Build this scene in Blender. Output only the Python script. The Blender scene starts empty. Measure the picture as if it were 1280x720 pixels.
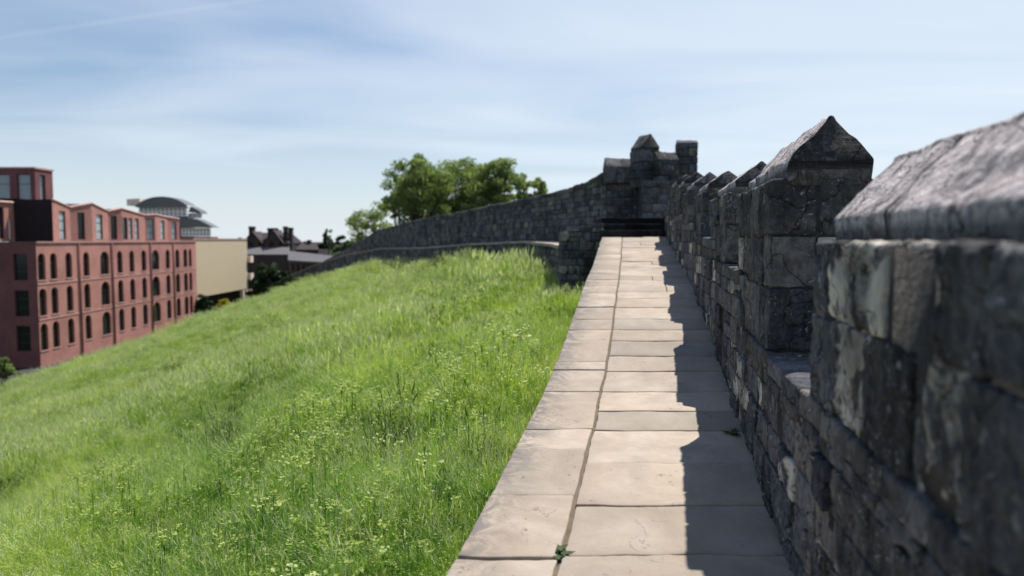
import bpy, math, random
import numpy as np
random.seed(7); rng = np.random.default_rng(7)
SC = bpy.context.scene; COL = SC.collection
F = 924.0; HZ = 300.0; PITCH = math.atan((360-HZ)/F)
SUN_AZ = math.radians(36.5); SUN_EL = math.radians(59.5)      # azimuth clockwise from +Y

# ------------------------------------------------------------------ camera maths
def ray(px, py):
    x = (px-640)/F; y = (360-py)/F
    cp, sp = math.cos(PITCH), math.sin(PITCH)
    return (x, cp+y*sp, y*cp-sp)
def at(px, py, Y):
    r = ray(px, py); k = Y/r[1]; return (r[0]*k, Y, r[2]*k)

# ------------------------------------------------------------------ noise
def _h(ix, iy, iz):
    n = (ix.astype(np.int64)*374761393 + iy.astype(np.int64)*668265263 + iz.astype(np.int64)*2147483647) & 0xffffffff
    n = ((n ^ (n >> 13))*1274126177) & 0xffffffff
    return ((n ^ (n >> 16)) & 0xffff)/65535.0
def vnoise(P):
    I = np.floor(P).astype(np.int64); f = P-I; f = f*f*(3-2*f); r = 0
    for dx in (0, 1):
        for dy in (0, 1):
            for dz in (0, 1):
                w = (f[:,0] if dx else 1-f[:,0])*(f[:,1] if dy else 1-f[:,1])*(f[:,2] if dz else 1-f[:,2])
                r = r + w*_h(I[:,0]+dx, I[:,1]+dy, I[:,2]+dz)
    return r*2-1
def fbm(P, o=3):
    r = 0; a = 1
    for i in range(o):
        r = r + a*vnoise(P*(2.03**i)+17.3*i); a *= .5
    return r

# ------------------------------------------------------------------ object helpers
def link(o, parent=None):
    COL.objects.link(o)
    if parent: o.parent = parent
    return o
def tag(o, label=None, cat=None, group=None, kind=None):
    if label: o['label'] = label
    if cat: o['category'] = cat
    if group: o['group'] = group
    if kind: o['kind'] = kind
    return o
def empty(name, loc, label=None, cat=None, group=None, rz=0):
    o = bpy.data.objects.new(name, None); o.location = loc; o.rotation_euler = (0, 0, rz)
    o.empty_display_size = .3
    link(o); return tag(o, label, cat, group)
class MB:
    """collects verts/faces; verts are world coordinates, converted to parent space on build"""
    def __init__(s): s.v = []; s.f = []; s.n = 0; s.a = []; s.m = []
    def add(s, v, f, a=(0, 0, 0), m=0):
        v = np.asarray(v, float).reshape(-1, 3)
        s.v.append(v); s.f += [tuple(int(i)+s.n for i in q) for q in f]
        a = np.asarray(a, float)
        s.a.append(np.tile(a, (len(v), 1)) if a.ndim == 1 else a)
        s.m += [m]*len(f); s.n += len(v)
    def quad(s, p, a=(0, 0, 0), m=0): s.add(p, [tuple(range(len(p)))], a, m)
    def box(s, x0, x1, y0, y1, z0, z1, a=(0, 0, 0), m=0):
        v = [(x, y, z) for z in (z0, z1) for y in (y0, y1) for x in (x0, x1)]
        s.add(v, [(0,2,3,1),(4,5,7,6),(0,1,5,4),(2,6,7,3),(0,4,6,2),(1,3,7,5)], a, m)
    def prism(s, pts, off, a=(0, 0, 0), m=0):
        n = len(pts); off = np.array(off); P = np.array(pts, float)
        s.add(np.vstack([P, P+off]), [tuple(range(n))[::-1], tuple(range(n, 2*n))]+[(i, (i+1) % n, n+(i+1) % n, n+i) for i in range(n)], a, m)
    def tube(s, pts, rad, n=6, a=(0, 0, 0), m=0):
        P = np.array(pts, float); V = []
        for i in range(len(P)):
            d = P[min(i+1, len(P)-1)]-P[max(i-1, 0)]; d /= np.linalg.norm(d)+1e-9
            u = np.cross(d, (0, 0, 1) if abs(d[2]) < .9 else (1, 0, 0)); u /= np.linalg.norm(u); w = np.cross(d, u)
            for k in range(n):
                t = 2*math.pi*k/n; V.append(P[i]+rad[i]*(math.cos(t)*u+math.sin(t)*w))
        s.add(V, [(i*n+k, i*n+(k+1) % n, (i+1)*n+(k+1) % n, (i+1)*n+k) for i in range(len(P)-1) for k in range(n)]+[tuple(range(n))[::-1], tuple(range((len(P)-1)*n, len(P)*n))], a, m)
    def build(s, name, mats, parent=None, smooth=False):
        V = np.vstack(s.v).copy(); A = np.vstack(s.a)
        p = parent; off = np.zeros(3)
        while p: off += np.array(p.location); p = p.parent
        V -= off
        me = bpy.data.meshes.new(name)
        me.vertices.add(len(V)); me.vertices.foreach_set('co', V.ravel())
        L = np.array([len(f) for f in s.f]); fl = np.fromiter((i for f in s.f for i in f), int)
        me.loops.add(len(fl)); me.loops.foreach_set('vertex_index', fl)
        me.polygons.add(len(L)); st = np.concatenate([[0], np.cumsum(L)[:-1]])
        me.polygons.foreach_set('loop_start', st)
        me.polygons.foreach_set('material_index', np.array(s.m, dtype=np.int32))
        me.polygons.foreach_set('use_smooth', np.full(len(L), smooth))
        me.update(calc_edges=True)
        ca = me.attributes.new('tint', 'FLOAT_COLOR', 'POINT')
        ca.data.foreach_set('color', np.hstack([A, np.ones((len(A), 1))]).ravel())
        for m in (mats if isinstance(mats, (list, tuple)) else [mats]): me.materials.append(m)
        me.validate()
        o = bpy.data.objects.new(name, me); link(o, parent); return o

# ------------------------------------------------------------------ materials
def newmat(name):
    m = bpy.data.materials.new(name); m.use_nodes = True
    nt = m.node_tree; nt.nodes.clear()
    out = nt.nodes.new('ShaderNodeOutputMaterial'); return m, nt, out
class NT:
    def __init__(s, nt): s.nt = nt
    def n(s, t, **k):
        x = s.nt.nodes.new(t)
        for a, b in k.items():
            if a.startswith('_'): setattr(x, a[1:], b)
        return x
    def l(s, a, b): s.nt.links.new(a, b)
    def noise(s, co, scale, detail=4, rough=.55, dist=0):
        x = s.n('ShaderNodeTexNoise'); x.inputs['Scale'].default_value = scale; x.inputs['Detail'].default_value = detail
        x.inputs['Roughness'].default_value = rough; x.inputs['Distortion'].default_value = dist
        if co is not None: s.l(co, x.inputs['Vector'])
        return x.outputs['Fac']
    def ramp(s, fac, stops, interp='LINEAR'):
        x = s.n('ShaderNodeValToRGB'); x.color_ramp.interpolation = interp; e = x.color_ramp.elements
        while len(e) < len(stops): e.new(.5)
        for i, (p, c) in enumerate(stops):
            e[i].position = p; e[i].color = (c, c, c, 1) if isinstance(c, (int, float)) else (*c, 1)
        s.l(fac, x.inputs['Fac']); return x.outputs['Color']
    def mix(s, fac, a, b, mode='MIX'):
        x = s.n('ShaderNodeMix'); x.data_type = 'RGBA'; x.blend_type = mode
        for v, i in ((fac, 0), (a, 6), (b, 7)):
            if isinstance(v, (int, float)): x.inputs[i].default_value = v if i == 0 else (v, v, v, 1)
            elif isinstance(v, tuple): x.inputs[i].default_value = (*v, 1)
            else: s.l(v, x.inputs[i])
        return x.outputs[2]
    def math(s, op, a, b=0.0, clamp=False):
        x = s.n('ShaderNodeMath'); x.operation = op; x.use_clamp = clamp
        for v, i in ((a, 0), (b, 1)):
            if isinstance(v, (int, float)): x.inputs[i].default_value = v
            else: s.l(v, x.inputs[i])
        return x.outputs[0]
    def bsdf(s, col, rough=.8, spec=.3, bump=None, bs=.3, bd=.01, metal=0):
        x = s.n('ShaderNodeBsdfPrincipled')
        if isinstance(col, tuple): x.inputs['Base Color'].default_value = (*col, 1)
        else: s.l(col, x.inputs['Base Color'])
        if isinstance(rough, (int, float)): x.inputs['Roughness'].default_value = rough
        else: s.l(rough, x.inputs['Roughness'])
        x.inputs['Specular IOR Level'].default_value = spec; x.inputs['Metallic'].default_value = metal
        if bump is not None:
            b = s.n('ShaderNodeBump'); b.inputs['Strength'].default_value = bs; b.inputs['Distance'].default_value = bd
            s.l(bump, b.inputs['Height']); s.l(b.outputs[0], x.inputs['Normal'])
        return x.outputs[0]

def stone_mat(name, dark=(.035,.034,.035), mid=(.105,.10,.098), light=(.24,.225,.205), pale=(.70,.65,.56), lich=.60, mort=(.09,.085,.08), shade_ends=False):
    m, nt, out = newmat(name); N = NT(nt)
    g = N.n('ShaderNodeNewGeometry').outputs['Position']
    at_ = N.n('ShaderNodeAttribute'); at_.attribute_name = 'tint'
    sp = N.n('ShaderNodeSeparateColor'); N.l(at_.outputs['Color'], sp.inputs[0])
    r, gg, b = sp.outputs
    off = N.n('ShaderNodeVectorMath'); off.operation = 'MULTIPLY_ADD'
    N.l(at_.outputs['Color'], off.inputs[0]); off.inputs[1].default_value = (13, 0, 13); N.l(g, off.inputs[2])
    co = off.outputs[0]
    n1 = N.noise(co, 5, 6, .62, .6); n2 = N.noise(co, 24, 5, .6); n3 = N.noise(g, 1.3, 4, .6, .5); n4 = N.noise(co, 80, 3, .6)
    stv = N.n('ShaderNodeMapping'); stv.inputs['Scale'].default_value = (9, 9, 1.6); N.l(co, stv.inputs[0]); n5 = N.noise(stv.outputs[0], 2.2, 5, .65, .5)
    f = N.math('ADD', N.math('MULTIPLY', n1, .75), N.math('MULTIPLY', r, .36))
    f = N.math('ADD', f, N.math('MULTIPLY', N.math('SUBTRACT', n2, .5), .7)); f = N.math('ADD', f, N.math('MULTIPLY', N.math('SUBTRACT', n5, .5), .5)); f = N.math('SUBTRACT', f, .06)
    base = N.ramp(f, [(.22, dark), (.5, mid), (.82, light)])
    tone = N.ramp(b, [(0, (1.04,.99,.93)), (.5, (.97,1,1.05)), (1, (.90,.98,1.12))])
    base = N.mix(1.0, base, tone, 'MULTIPLY')
    # pale fresh stones with dark scabs
    pm = N.math('MULTIPLY', N.ramp(gg, [(.45, 0), (.55, 1)]), N.ramp(n1, [(.44, 0), (.54, 1)]))
    if not shade_ends: base = N.mix(pm, base, N.mix(n2, pale, tuple(c*.75 for c in pale)))
    # black crust
    base = N.mix(N.math('MULTIPLY', N.ramp(n3, [(.5, 0), (.64, 1)]), .65), base, tuple(c*.55 for c in dark))
    # whitish lichen
    ln = N.noise(co, 13, 7, .72, 1.2)
    lw = N.ramp(gg, [(.0, .22), (.3, 1)]) if shade_ends else 1.0
    base = N.mix(N.math('MULTIPLY', N.math('MULTIPLY', N.ramp(ln, [(lich, 0), (lich+.05, 1)]), .8), lw), base, (.42,.41,.40))
    base = N.mix(N.math('MULTIPLY', N.math('MULTIPLY', N.ramp(N.noise(g, 42, 6, .8, .6), [(lich+.0, 0), (lich+.04, 1)]), .55), lw), base, (.36,.35,.34))
    vo = N.n('ShaderNodeTexVoronoi'); vo.feature = 'DISTANCE_TO_EDGE'; vo.inputs['Scale'].default_value = 3.2
    dw = N.n('ShaderNodeVectorMath'); dw.operation = 'MULTIPLY_ADD'; cn_ = N.n('ShaderNodeTexNoise'); cn_.inputs['Scale'].default_value = 6; cn_.inputs['Detail'].default_value = 5; N.l(co, cn_.inputs['Vector'])
    N.l(cn_.outputs['Color'], dw.inputs[0]); dw.inputs[1].default_value = (.35, .35, .35); N.l(co, dw.inputs[2]); N.l(dw.outputs[0], vo.inputs['Vector'])
    crack = N.ramp(vo.outputs['Distance'], [(.0, 1), (.018, 0)]); base = N.mix(N.math('MULTIPLY', crack, .55), base, tuple(c*.4 for c in dark))
    isM = N.ramp(gg, [(.9, 0), (.95, 1)])
    if shade_ends:  # slopes get pale lichened stone; gable ends stay dark as painted shade
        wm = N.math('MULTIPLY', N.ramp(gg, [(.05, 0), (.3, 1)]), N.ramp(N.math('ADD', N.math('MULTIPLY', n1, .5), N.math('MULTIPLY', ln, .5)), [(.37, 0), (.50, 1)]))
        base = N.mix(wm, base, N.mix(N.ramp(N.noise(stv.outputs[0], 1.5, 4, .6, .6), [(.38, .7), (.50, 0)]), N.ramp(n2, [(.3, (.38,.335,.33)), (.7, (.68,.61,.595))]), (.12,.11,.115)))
    base = N.mix(isM, base, N.mix(n2, mort, tuple(c*.5 for c in mort)))
    h = N.math('ADD', N.math('ADD', N.math('MULTIPLY', n1, 1.0), N.math('MULTIPLY', n2, .7)), N.math('MULTIPLY', n4, .28)); h = N.math('SUBTRACT', h, N.math('MULTIPLY', crack, .35))
    N.l(N.bsdf(base, .92, .15, h, 1.0, .035), out.inputs[0]); return m

def slab_mat(name):
    m, nt, out = newmat(name); N = NT(nt)
    g = N.n('ShaderNodeNewGeometry').outputs['Position']
    at_ = N.n('ShaderNodeAttribute'); at_.attribute_name = 'tint'
    sp = N.n('ShaderNodeSeparateColor'); N.l(at_.outputs['Color'], sp.inputs[0]); r, gg, b = sp.outputs
    off = N.n('ShaderNodeVectorMath'); off.operation = 'MULTIPLY_ADD'
    N.l(at_.outputs['Color'], off.inputs[0]); off.inputs[1].default_value = (9, 0, 9); N.l(g, off.inputs[2]); co = off.outputs[0]
    n1 = N.noise(co, 2.2, 6, .6, .8); n2 = N.noise(co, 11, 6, .62, .4); n3 = N.noise(co, 60, 4, .6); n4 = N.noise(g, 5, 8, .75, 1.5)
    base = N.ramp(n1, [(.3, (.325,.27,.215)), (.5, (.385,.33,.27)), (.7, (.45,.395,.335))])
    base = N.mix(1.0, base, N.ramp(r, [(0, (.80,.80,.80)), (.35, (1.0,.95,.90)), (.65, (1.02,1.0,.99)), (1, (1.16,1.13,1.09))]), 'MULTIPLY')
    base = N.mix(N.ramp(n2, [(.55, 0), (.75, .45)]), base, (.32,.27,.22))
    # bedding swirls, fine dirt, spots
    w = N.n('ShaderNodeTexWave'); w.inputs['Scale'].default_value = 1.1; w.inputs['Distortion'].default_value = 14; w.inputs['Detail'].default_value = 4
    w.inputs['Detail Scale'].default_value = .9; N.l(co, w.inputs['Vector'])
    base = N.mix(N.math('MULTIPLY', N.ramp(w.outputs['Fac'], [(.82, 0), (1, 1)]), .04), base, (.30,.26,.22))
    # weathered grey outer strip of the edging stones (gg = distance to the outer edge)
    lm = N.math('MULTIPLY', N.ramp(gg, [(.1, 1), (.85, 0)]), N.ramp(n4, [(.40, 0), (.56, .85)]))
    base = N.mix(lm, base, (.135,.125,.115))
    n6 = N.noise(g, .9, 6, .65, .8); base = N.mix(N.ramp(n6, [(.45, 0), (.68, .4)]), base, (.19,.165,.14))
    vo = N.n('ShaderNodeTexVoronoi'); vo.feature = 'DISTANCE_TO_EDGE'; vo.inputs['Scale'].default_value = 1.1
    cn_ = N.n('ShaderNodeTexNoise'); cn_.inputs['Scale'].default_value = 5; cn_.inputs['Detail'].default_value = 6; N.l(co, cn_.inputs['Vector'])
    dw = N.n('ShaderNodeVectorMath'); dw.operation = 'MULTIPLY_ADD'; N.l(cn_.outputs['Color'], dw.inputs[0]); dw.inputs[1].default_value = (.5, .5, .5); N.l(co, dw.inputs[2]); N.l(dw.outputs[0], vo.inputs['Vector'])
    crk = N.math('MULTIPLY', N.ramp(vo.outputs['Distance'], [(.0, 1), (.006, 0)]), N.ramp(n2, [(.5, 0), (.6, .8)])); base = N.mix(crk, base, (.09,.075,.06))
    base = N.mix(N.ramp(n3, [(.6, 0), (.72, .35)]), base, (.15,.13,.11)); base = N.mix(N.ramp(n3, [(.25, .3), (.38, 0)]), base, (.5,.46,.41))
    base = N.mix(N.ramp(N.noise(co, 34, 6, .75), [(.68, 0), (.73, .6)]), base, (.12,.10,.09))
    isM = N.ramp(b, [(.9, 0), (.95, 1)])
    base = N.mix(isM, base, N.mix(N.ramp(n4, [(.56, 0), (.66, 1)]), N.mix(n2, (.20,.16,.11), (.07,.055,.04)), (.07,.085,.03)))
    h = N.math('ADD', N.math('MULTIPLY', n2, .5), N.math('MULTIPLY', n3, .2)); h = N.math('ADD', h, N.math('MULTIPLY', n1, .8))
    N.l(N.bsdf(base, .85, .2, h, .5, .010), out.inputs[0]); return m

def plain(name, col, rough=.8, spec=.3, var=.25, scale=3, bump=.2, metal=0):
    m, nt, out = newmat(name); N = NT(nt)
    g = N.n('ShaderNodeNewGeometry').outputs['Position']
    n = N.noise(g, scale, 5, .6)
    c = N.mix(n, tuple(x*(1-var) for x in col), tuple(min(1, x*(1+var)) for x in col))
    N.l(N.bsdf(c, rough, spec, n, bump, .02, metal), out.inputs[0]); return m

def brick_mat(name, c1, c2, mort, scale=1.0):
    m, nt, out = newmat(name); N = NT(nt)
    tc = N.n('ShaderNodeNewGeometry')
    sx = N.n('ShaderNodeSeparateXYZ'); N.l(tc.outputs['Position'], sx.inputs[0])
    cx = N.n('ShaderNodeCombineXYZ'); N.l(N.math('ADD', sx.outputs[0], sx.outputs[1]), cx.inputs[0]); N.l(sx.outputs[2], cx.inputs[1])
    b = N.n('ShaderNodeTexBrick'); N.l(cx.outputs[0], b.inputs['Vector'])
    b.inputs['Scale'].default_value = scale; b.inputs['Brick Width'].default_value = .225; b.inputs['Row Height'].default_value = .075
    b.inputs['Mortar Size'].default_value = .006; b.inputs['Color1'].default_value = (*c1, 1); b.inputs['Color2'].default_value = (*c2, 1); b.inputs['Mortar'].default_value = (*mort, 1)
    n = N.noise(tc.outputs['Position'], .35, 5, .6)
    c = N.mix(1.0, b.outputs['Color'], N.ramp(n, [(.3, .78), (.7, 1.18)]), 'MULTIPLY')
    N.l(N.bsdf(c, .85, .2), out.inputs[0]); return m

def leaf_mat(name, c1, c2, trans=.35, big=.5):
    m, nt, out = newmat(name); N = NT(nt)
    g = N.n('ShaderNodeNewGeometry').outputs['Position']
    at_ = N.n('ShaderNodeAttribute'); at_.attribute_name = 'tint'
    sp = N.n('ShaderNodeSeparateColor'); N.l(at_.outputs['Color'], sp.inputs[0])
    f = N.math('ADD', N.math('MULTIPLY', sp.outputs[0], .5), N.math('MULTIPLY', N.noise(g, big, 3), .5))
    c = N.ramp(f, [(.25, c1), (.75, c2)])
    d = N.bsdf(c, .6, .3); t = N.n('ShaderNodeBsdfTranslucent'); N.l(N.mix(1.0, c, (1.35,1.5,.75), 'MULTIPLY'), t.inputs[0])
    mx = N.n('ShaderNodeMixShader'); mx.inputs[0].default_value = trans; N.l(d, mx.inputs[1]); N.l(t.outputs[0], mx.inputs[2])
    N.l(mx.outputs[0], out.inputs[0]); return m

def grass_mat():
    m, nt, out = newmat('meadow grass blades'); N = NT(nt)
    g = N.n('ShaderNodeNewGeometry').outputs['Position']
    at_ = N.n('ShaderNodeAttribute'); at_.attribute_name = 'tint'
    sp = N.n('ShaderNodeSeparateColor'); N.l(at_.outputs['Color'], sp.inputs[0]); r, gg, b = sp.outputs
    n1 = N.noise(g, .28, 4, .6, .4); n2 = N.noise(g, 1.3, 4, .65); n3 = N.noise(g, 5.5, 3, .6)
    f = N.math('ADD', N.math('MULTIPLY', n1, .55), N.math('MULTIPLY', n2, .5)); f = N.math('ADD', f, N.math('MULTIPLY', n3, .85)); f = N.math('ADD', f, N.math('MULTIPLY', b, .34)); f = N.math('SUBTRACT', f, .53)
    c = N.ramp(f, [(.30, (.012,.036,.009)), (.40, (.075,.17,.024)), (.54, (.21,.35,.05)), (.68, (.40,.49,.12)), (.82, (.56,.60,.30))])
    c = N.mix(N.ramp(r, [(.0, .4), (.25, 0)]), c, (.08,.09,.03))     # darker straw-toned blade bases
    c = N.mix(1.0, c, N.ramp(N.noise(g, .10, 3, .6), [(.36, (.80,.86,.84)), (.60, (1.22,1.14,.95))]), 'MULTIPLY')
    c = N.mix(N.ramp(gg, [(.2, 0), (.4, 1)]), c, N.mix(b, (.34,.40,.22), (.62,.64,.48)))      # seed heads
    c = N.mix(N.ramp(gg, [(.6, 0), (.8, 1)]), c, N.mix(b, (.24,.33,.05), (.44,.50,.14)))      # umbels
    d = N.bsdf(c, .42, .4); t = N.n('ShaderNodeBsdfTranslucent'); N.l(N.mix(1.0, c, (1.5,1.6,.8), 'MULTIPLY'), t.inputs[0])
    mx = N.n('ShaderNodeMixShader'); mx.inputs[0].default_value = .42; N.l(d, mx.inputs[1]); N.l(t.outputs[0], mx.inputs[2])
    N.l(mx.outputs[0], out.inputs[0]); return m

def glass_mat(name, col=(.012,.014,.017), rough=.12):
    m, nt, out = newmat(name); N = NT(nt)
    g = N.n('ShaderNodeNewGeometry').outputs['Position']; n = N.noise(g, .6, 2)
    N.l(N.bsdf(col, rough, .35, n, .15, .02), out.inputs[0]); return m

M_WALL = stone_mat('weathered limestone')
M_COPE = stone_mat('coping limestone', (.032,.031,.033), (.085,.082,.082), (.19,.18,.17), (.5,.45,.4), .55, shade_ends=True)
M_FAR = stone_mat('sooty limestone', (.045,.046,.050), (.125,.122,.122), (.24,.23,.215), (.36,.33,.28), .64)
M_STEP = stone_mat('shade-darkened step stone', (.008,.008,.009), (.02,.02,.021), (.045,.045,.044), (.08,.075,.07), .8)  # near-black colour paints in the shade lying on the steps
M_SLAB = slab_mat('sandstone paving')
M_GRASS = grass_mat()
M_WEED = leaf_mat('dark weeds', (.018,.042,.012), (.05,.085,.022), .25, 2)
M_LEAF = leaf_mat('tree leaves', (.10,.145,.055), (.24,.29,.12), .5)
M_LEAFL = leaf_mat('light tree leaves', (.12,.16,.06), (.22,.27,.10), .45)
M_LEAFD = leaf_mat('dark shrub leaves', (.012,.028,.011), (.035,.062,.020), .2)
M_YEL = leaf_mat('yellow shrub leaves', (.30,.26,.02), (.50,.42,.04), .3)
M_BARK = plain('bark', (.07,.055,.045), .9, .1, .4, 8)
M_BRICK = brick_mat('red brick', (.42,.18,.152), (.35,.142,.122), (.40,.29,.26))
M_BRICKD = brick_mat('maroon and shaded brick', (.20,.075,.075), (.16,.058,.06), (.16,.10,.10))  # also paints in the shade on the brick building's end walls
M_OLDBR = brick_mat('sooty brick', (.055,.042,.042), (.04,.032,.034), (.06,.055,.055))
M_TRIMP = plain('pink stone trim', (.45,.27,.24), .8, .2, .1)
M_ROOFD = plain('dark roof sheet', (.035,.024,.028), .7, .3, .2)
M_ROOFG = plain('grey roof sheet', (.10,.115,.12), .5, .4, .15)
M_SLATE = plain('grey slate', (.13,.125,.13), .7, .3, .25, 2)
M_BEIGE = plain('beige render', (.50,.41,.29), .9, .1, .06, .5)
M_CREAM = plain('cream render', (.75,.60,.50), .8, .2, .08)
M_WHITE = plain('white frames', (.70,.74,.78), .5, .3, .05)
M_GLASS = glass_mat('dark window glass')
M_GLASSP = glass_mat('glass with painted sky tone', (.30,.35,.37), .15)  # pale base colour stands in for the reflected sky
M_FRAME = plain('dark window frame', (.03,.03,.032), .5, .3, .1)
M_BLACK = plain('dark maroon shade fill', (.03,.022,.025), .9, .1, .2)  # near-black tone that paints in shade on end wall and undercroft
M_FENCE = plain('green mesh fence', (.05,.08,.055), .6, .3, .2)

# ------------------------------------------------------------------ path frame
def pz(t):  # path surface height along the depth
    return np.interp(t, PT, PZ)
def pc(t): return np.interp(t, [-3, 0, 3.3, 4, 5, 7.2, 10.2, 14, 17.3, 30], [0, 0, 0, .022, .045, .085, .085, .05, 0, 0])
_pp = [(720,3.08),(697,3.26),(619,3.92),(540,4.98),(489,5.95),(437,7.12),(406,8.0),(359,10.15),(330,12.7),(296,17.3)]
PT = [-4, 0]; PZ = [-1.78, -1.66]
for y_, d_ in _pp: PT.append(d_); PZ.append(at(640, y_, d_)[2])
PT.append(40); PZ.append(PZ[-1]+.1)
U0, UJ, U1, UF = -.81, -.332, .69, .69
SL = .1677
def mp(P):      # (t, u, z) in the wall frame -> world (ends square to the wall face)
    t, u, z = P[:,0], P[:,1], P[:,2]
    return np.stack([SL*t+pc(t)+UF+(u-UF)*.986, t-(u-UF)*.155, z], 1)
def mpp(P):     # paving: joints run straight across the picture
    t, u, z = P[:,0], P[:,1], P[:,2]
    return np.stack([SL*t+pc(t)+u, t, z], 1)

_tpl = {}
def lattice(cx, cy, cz):
    """closed box surface lattice for given axis coordinates (unit normalised) -> verts, faces"""
    nx, ny, nz = len(cx), len(cy), len(cz); key = (nx, ny, nz)
    if key not in _tpl:
        idx = {}; V = []; Fc = []
        def vid(i, j, k):
            q = (i, j, k)
            if q not in idx: idx[q] = len(V); V.append(q)
            return idx[q]
        for i in range(nx-1):
            for j in range(ny-1):
                for k, fl in ((0, 1), (nz-1, 0)):
                    q = [vid(i,j,k), vid(i+1,j,k), vid(i+1,j+1,k), vid(i,j+1,k)]; Fc.append(q[::-1] if fl else q)
        for i in range(nx-1):
            for k in range(nz-1):
                for j, fl in ((0, 0), (ny-1, 1)):
                    q = [vid(i,j,k), vid(i+1,j,k), vid(i+1,j,k+1), vid(i,j,k+1)]; Fc.append(q[::-1] if fl else q)
        for j in range(ny-1):
            for k in range(nz-1):
                for i, fl in ((0, 1), (nx-1, 0)):
                    q = [vid(i,j,k), vid(i,j+1,k), vid(i,j+1,k+1), vid(i,j,k+1)]; Fc.append(q[::-1] if fl else q)
        _tpl[key] = (np.array(V), Fc)
    I, Fc = _tpl[key]
    return np.stack([np.array(cx)[I[:,0]], np.array(cy)[I[:,1]], np.array(cz)[I[:,2]]], 1), Fc
def axis(a, b, r, sp):
    L = b-a; n = max(1, int(round((L-2*r)/sp)))
    n = min(n, 40)
    return [a, a+r*.35, a+r]+[a+r+(L-2*r)*i/n for i in range(1, n)]+[b-r, b-r*.35, b]
def stone(mb, t0, t1, u0, u1, z0, z1, sp, fn, r=.009, amp=.008, a=None, warp=None, rot=.006, seed=0):
    r = min(r, (t1-t0)*.3, (u1-u0)*.3, (z1-z0)*.3)
    V, Fc = lattice(axis(t0, t1, r, sp), axis(u0, u1, r, max(sp*1.5, .03)), axis(z0, z1, r, sp))
    lo = np.array([t0+r, u0+r, z0+r]); hi = np.array([t1-r, u1-r, z1-r])
    inn = np.clip(V, lo, hi); d = V-inn; ln = np.linalg.norm(d, axis=1, keepdims=True)
    V = inn+np.where(ln > 1e-9, d/np.maximum(ln, 1e-9)*r, 0)
    c = (lo+hi)/2; D = V-c; N = D/np.maximum(np.linalg.norm(D/(hi-lo+2*r), axis=1, keepdims=True), 1e-6)/(hi-lo+2*r)
    q = V+seed*.37
    a1 = fbm(q*9, 4); a2 = fbm(q*34+5, 2)
    nn = D/(hi-lo+2*r)*2; m = np.abs(nn).max(axis=1, keepdims=True); nn = np.where(np.abs(nn) > m*.82, np.sign(nn), 0); nn = nn/np.maximum(np.linalg.norm(nn, axis=1, keepdims=True), 1e-6)
    V = V+nn*((a1*amp+a2*amp*.5-np.clip(a1-.55,0,1)*amp*1.5)[:,None])
    w = random.uniform(-rot, rot); w2 = random.uniform(-rot, rot)
    V[:,1] += (V[:,0]-c[0])*w+(V[:,2]-c[2])*w2*1.5; V[:,2] += (V[:,0]-c[0])*w2
    if warp is not None: V = warp(V)
    if a is None: a = (random.random(), 0, random.random())
    mb.add(fn(V), Fc, a)

def spc(t):
    return float(np.clip(.006*max(t, 1.5)**1.15, .012, .10))
def courses(mb, t0, t1, zbf, ztf, u0, u1, fn, h=(.15,.27), l=(.22,.5), pale=.09, splitu=None, amp=.008, spf=spc, lastfit=True, z0=None, z1=None):
    zz = z0 if z0 is not None else min(zbf(t) for t in np.linspace(t0, t1, 60))-.05
    zm = z1 if z1 is not None else max(ztf(t) for t in np.linspace(t0, t1, 60))
    while zz < zm-.01:
        hh = random.uniform(*h)
        if zm-(zz+hh) < .09: hh = zm-zz
        t = t0
        first = True
        while t < t1-.01:
            ll = random.uniform(*l)*(0.5 if first and random.random() < .5 else 1); first = False
            if t1-(t+ll) < .12: ll = t1-t
            tc = t+ll/2; zt = ztf(tc); zb = zbf(tc)
            a, b = zz, zz+hh
            if b > zb-.12 and a < zt-.015:
                b = min(b, zt)
                if zt-b < .07: b = zt
                parts = [(t, t+ll, a, b)]
                if hh > .2 and random.random() < .16: parts = [(t, t+ll, a, a+(b-a)*.5), (t, t+ll, a+(b-a)*.5, b)]
                for (p, q, aa, bb) in parts:
                    g = random.uniform(.004, .009); j = random.gauss(0, .009)
                    cuts = [u0+j, u1] if splitu is None else [u0+j, u0+(u1-u0)*random.choice(splitu), u1+random.gauss(0, .008)]
                    for k in range(len(cuts)-1):
                        at4 = (random.random(), .7 if random.random() < pale else 0, random.random())
                        stone(mb, p+g, q-g, cuts[k]+(g if k else 0), cuts[k+1]-(g if k+2 < len(cuts) else 0), aa+g, bb-g, spf(p), fn, a=at4, amp=amp, seed=random.random()*9)
            t += ll
        zz += hh
def core(mb, t0, t1, zbf, ztf, u0, u1, fn, step=.25):
    n = max(1, int((t1-t0)/step)); e = np.linspace(t0, t1, n+1)
    for i in range(n):
        tm = (e[i]+e[i+1])/2
        V, Fc = lattice([e[i], e[i+1]], [u0, u1], [zbf(tm), ztf(tm)])
        mb.add(fn(V), Fc, (.5, 1, .5))

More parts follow.
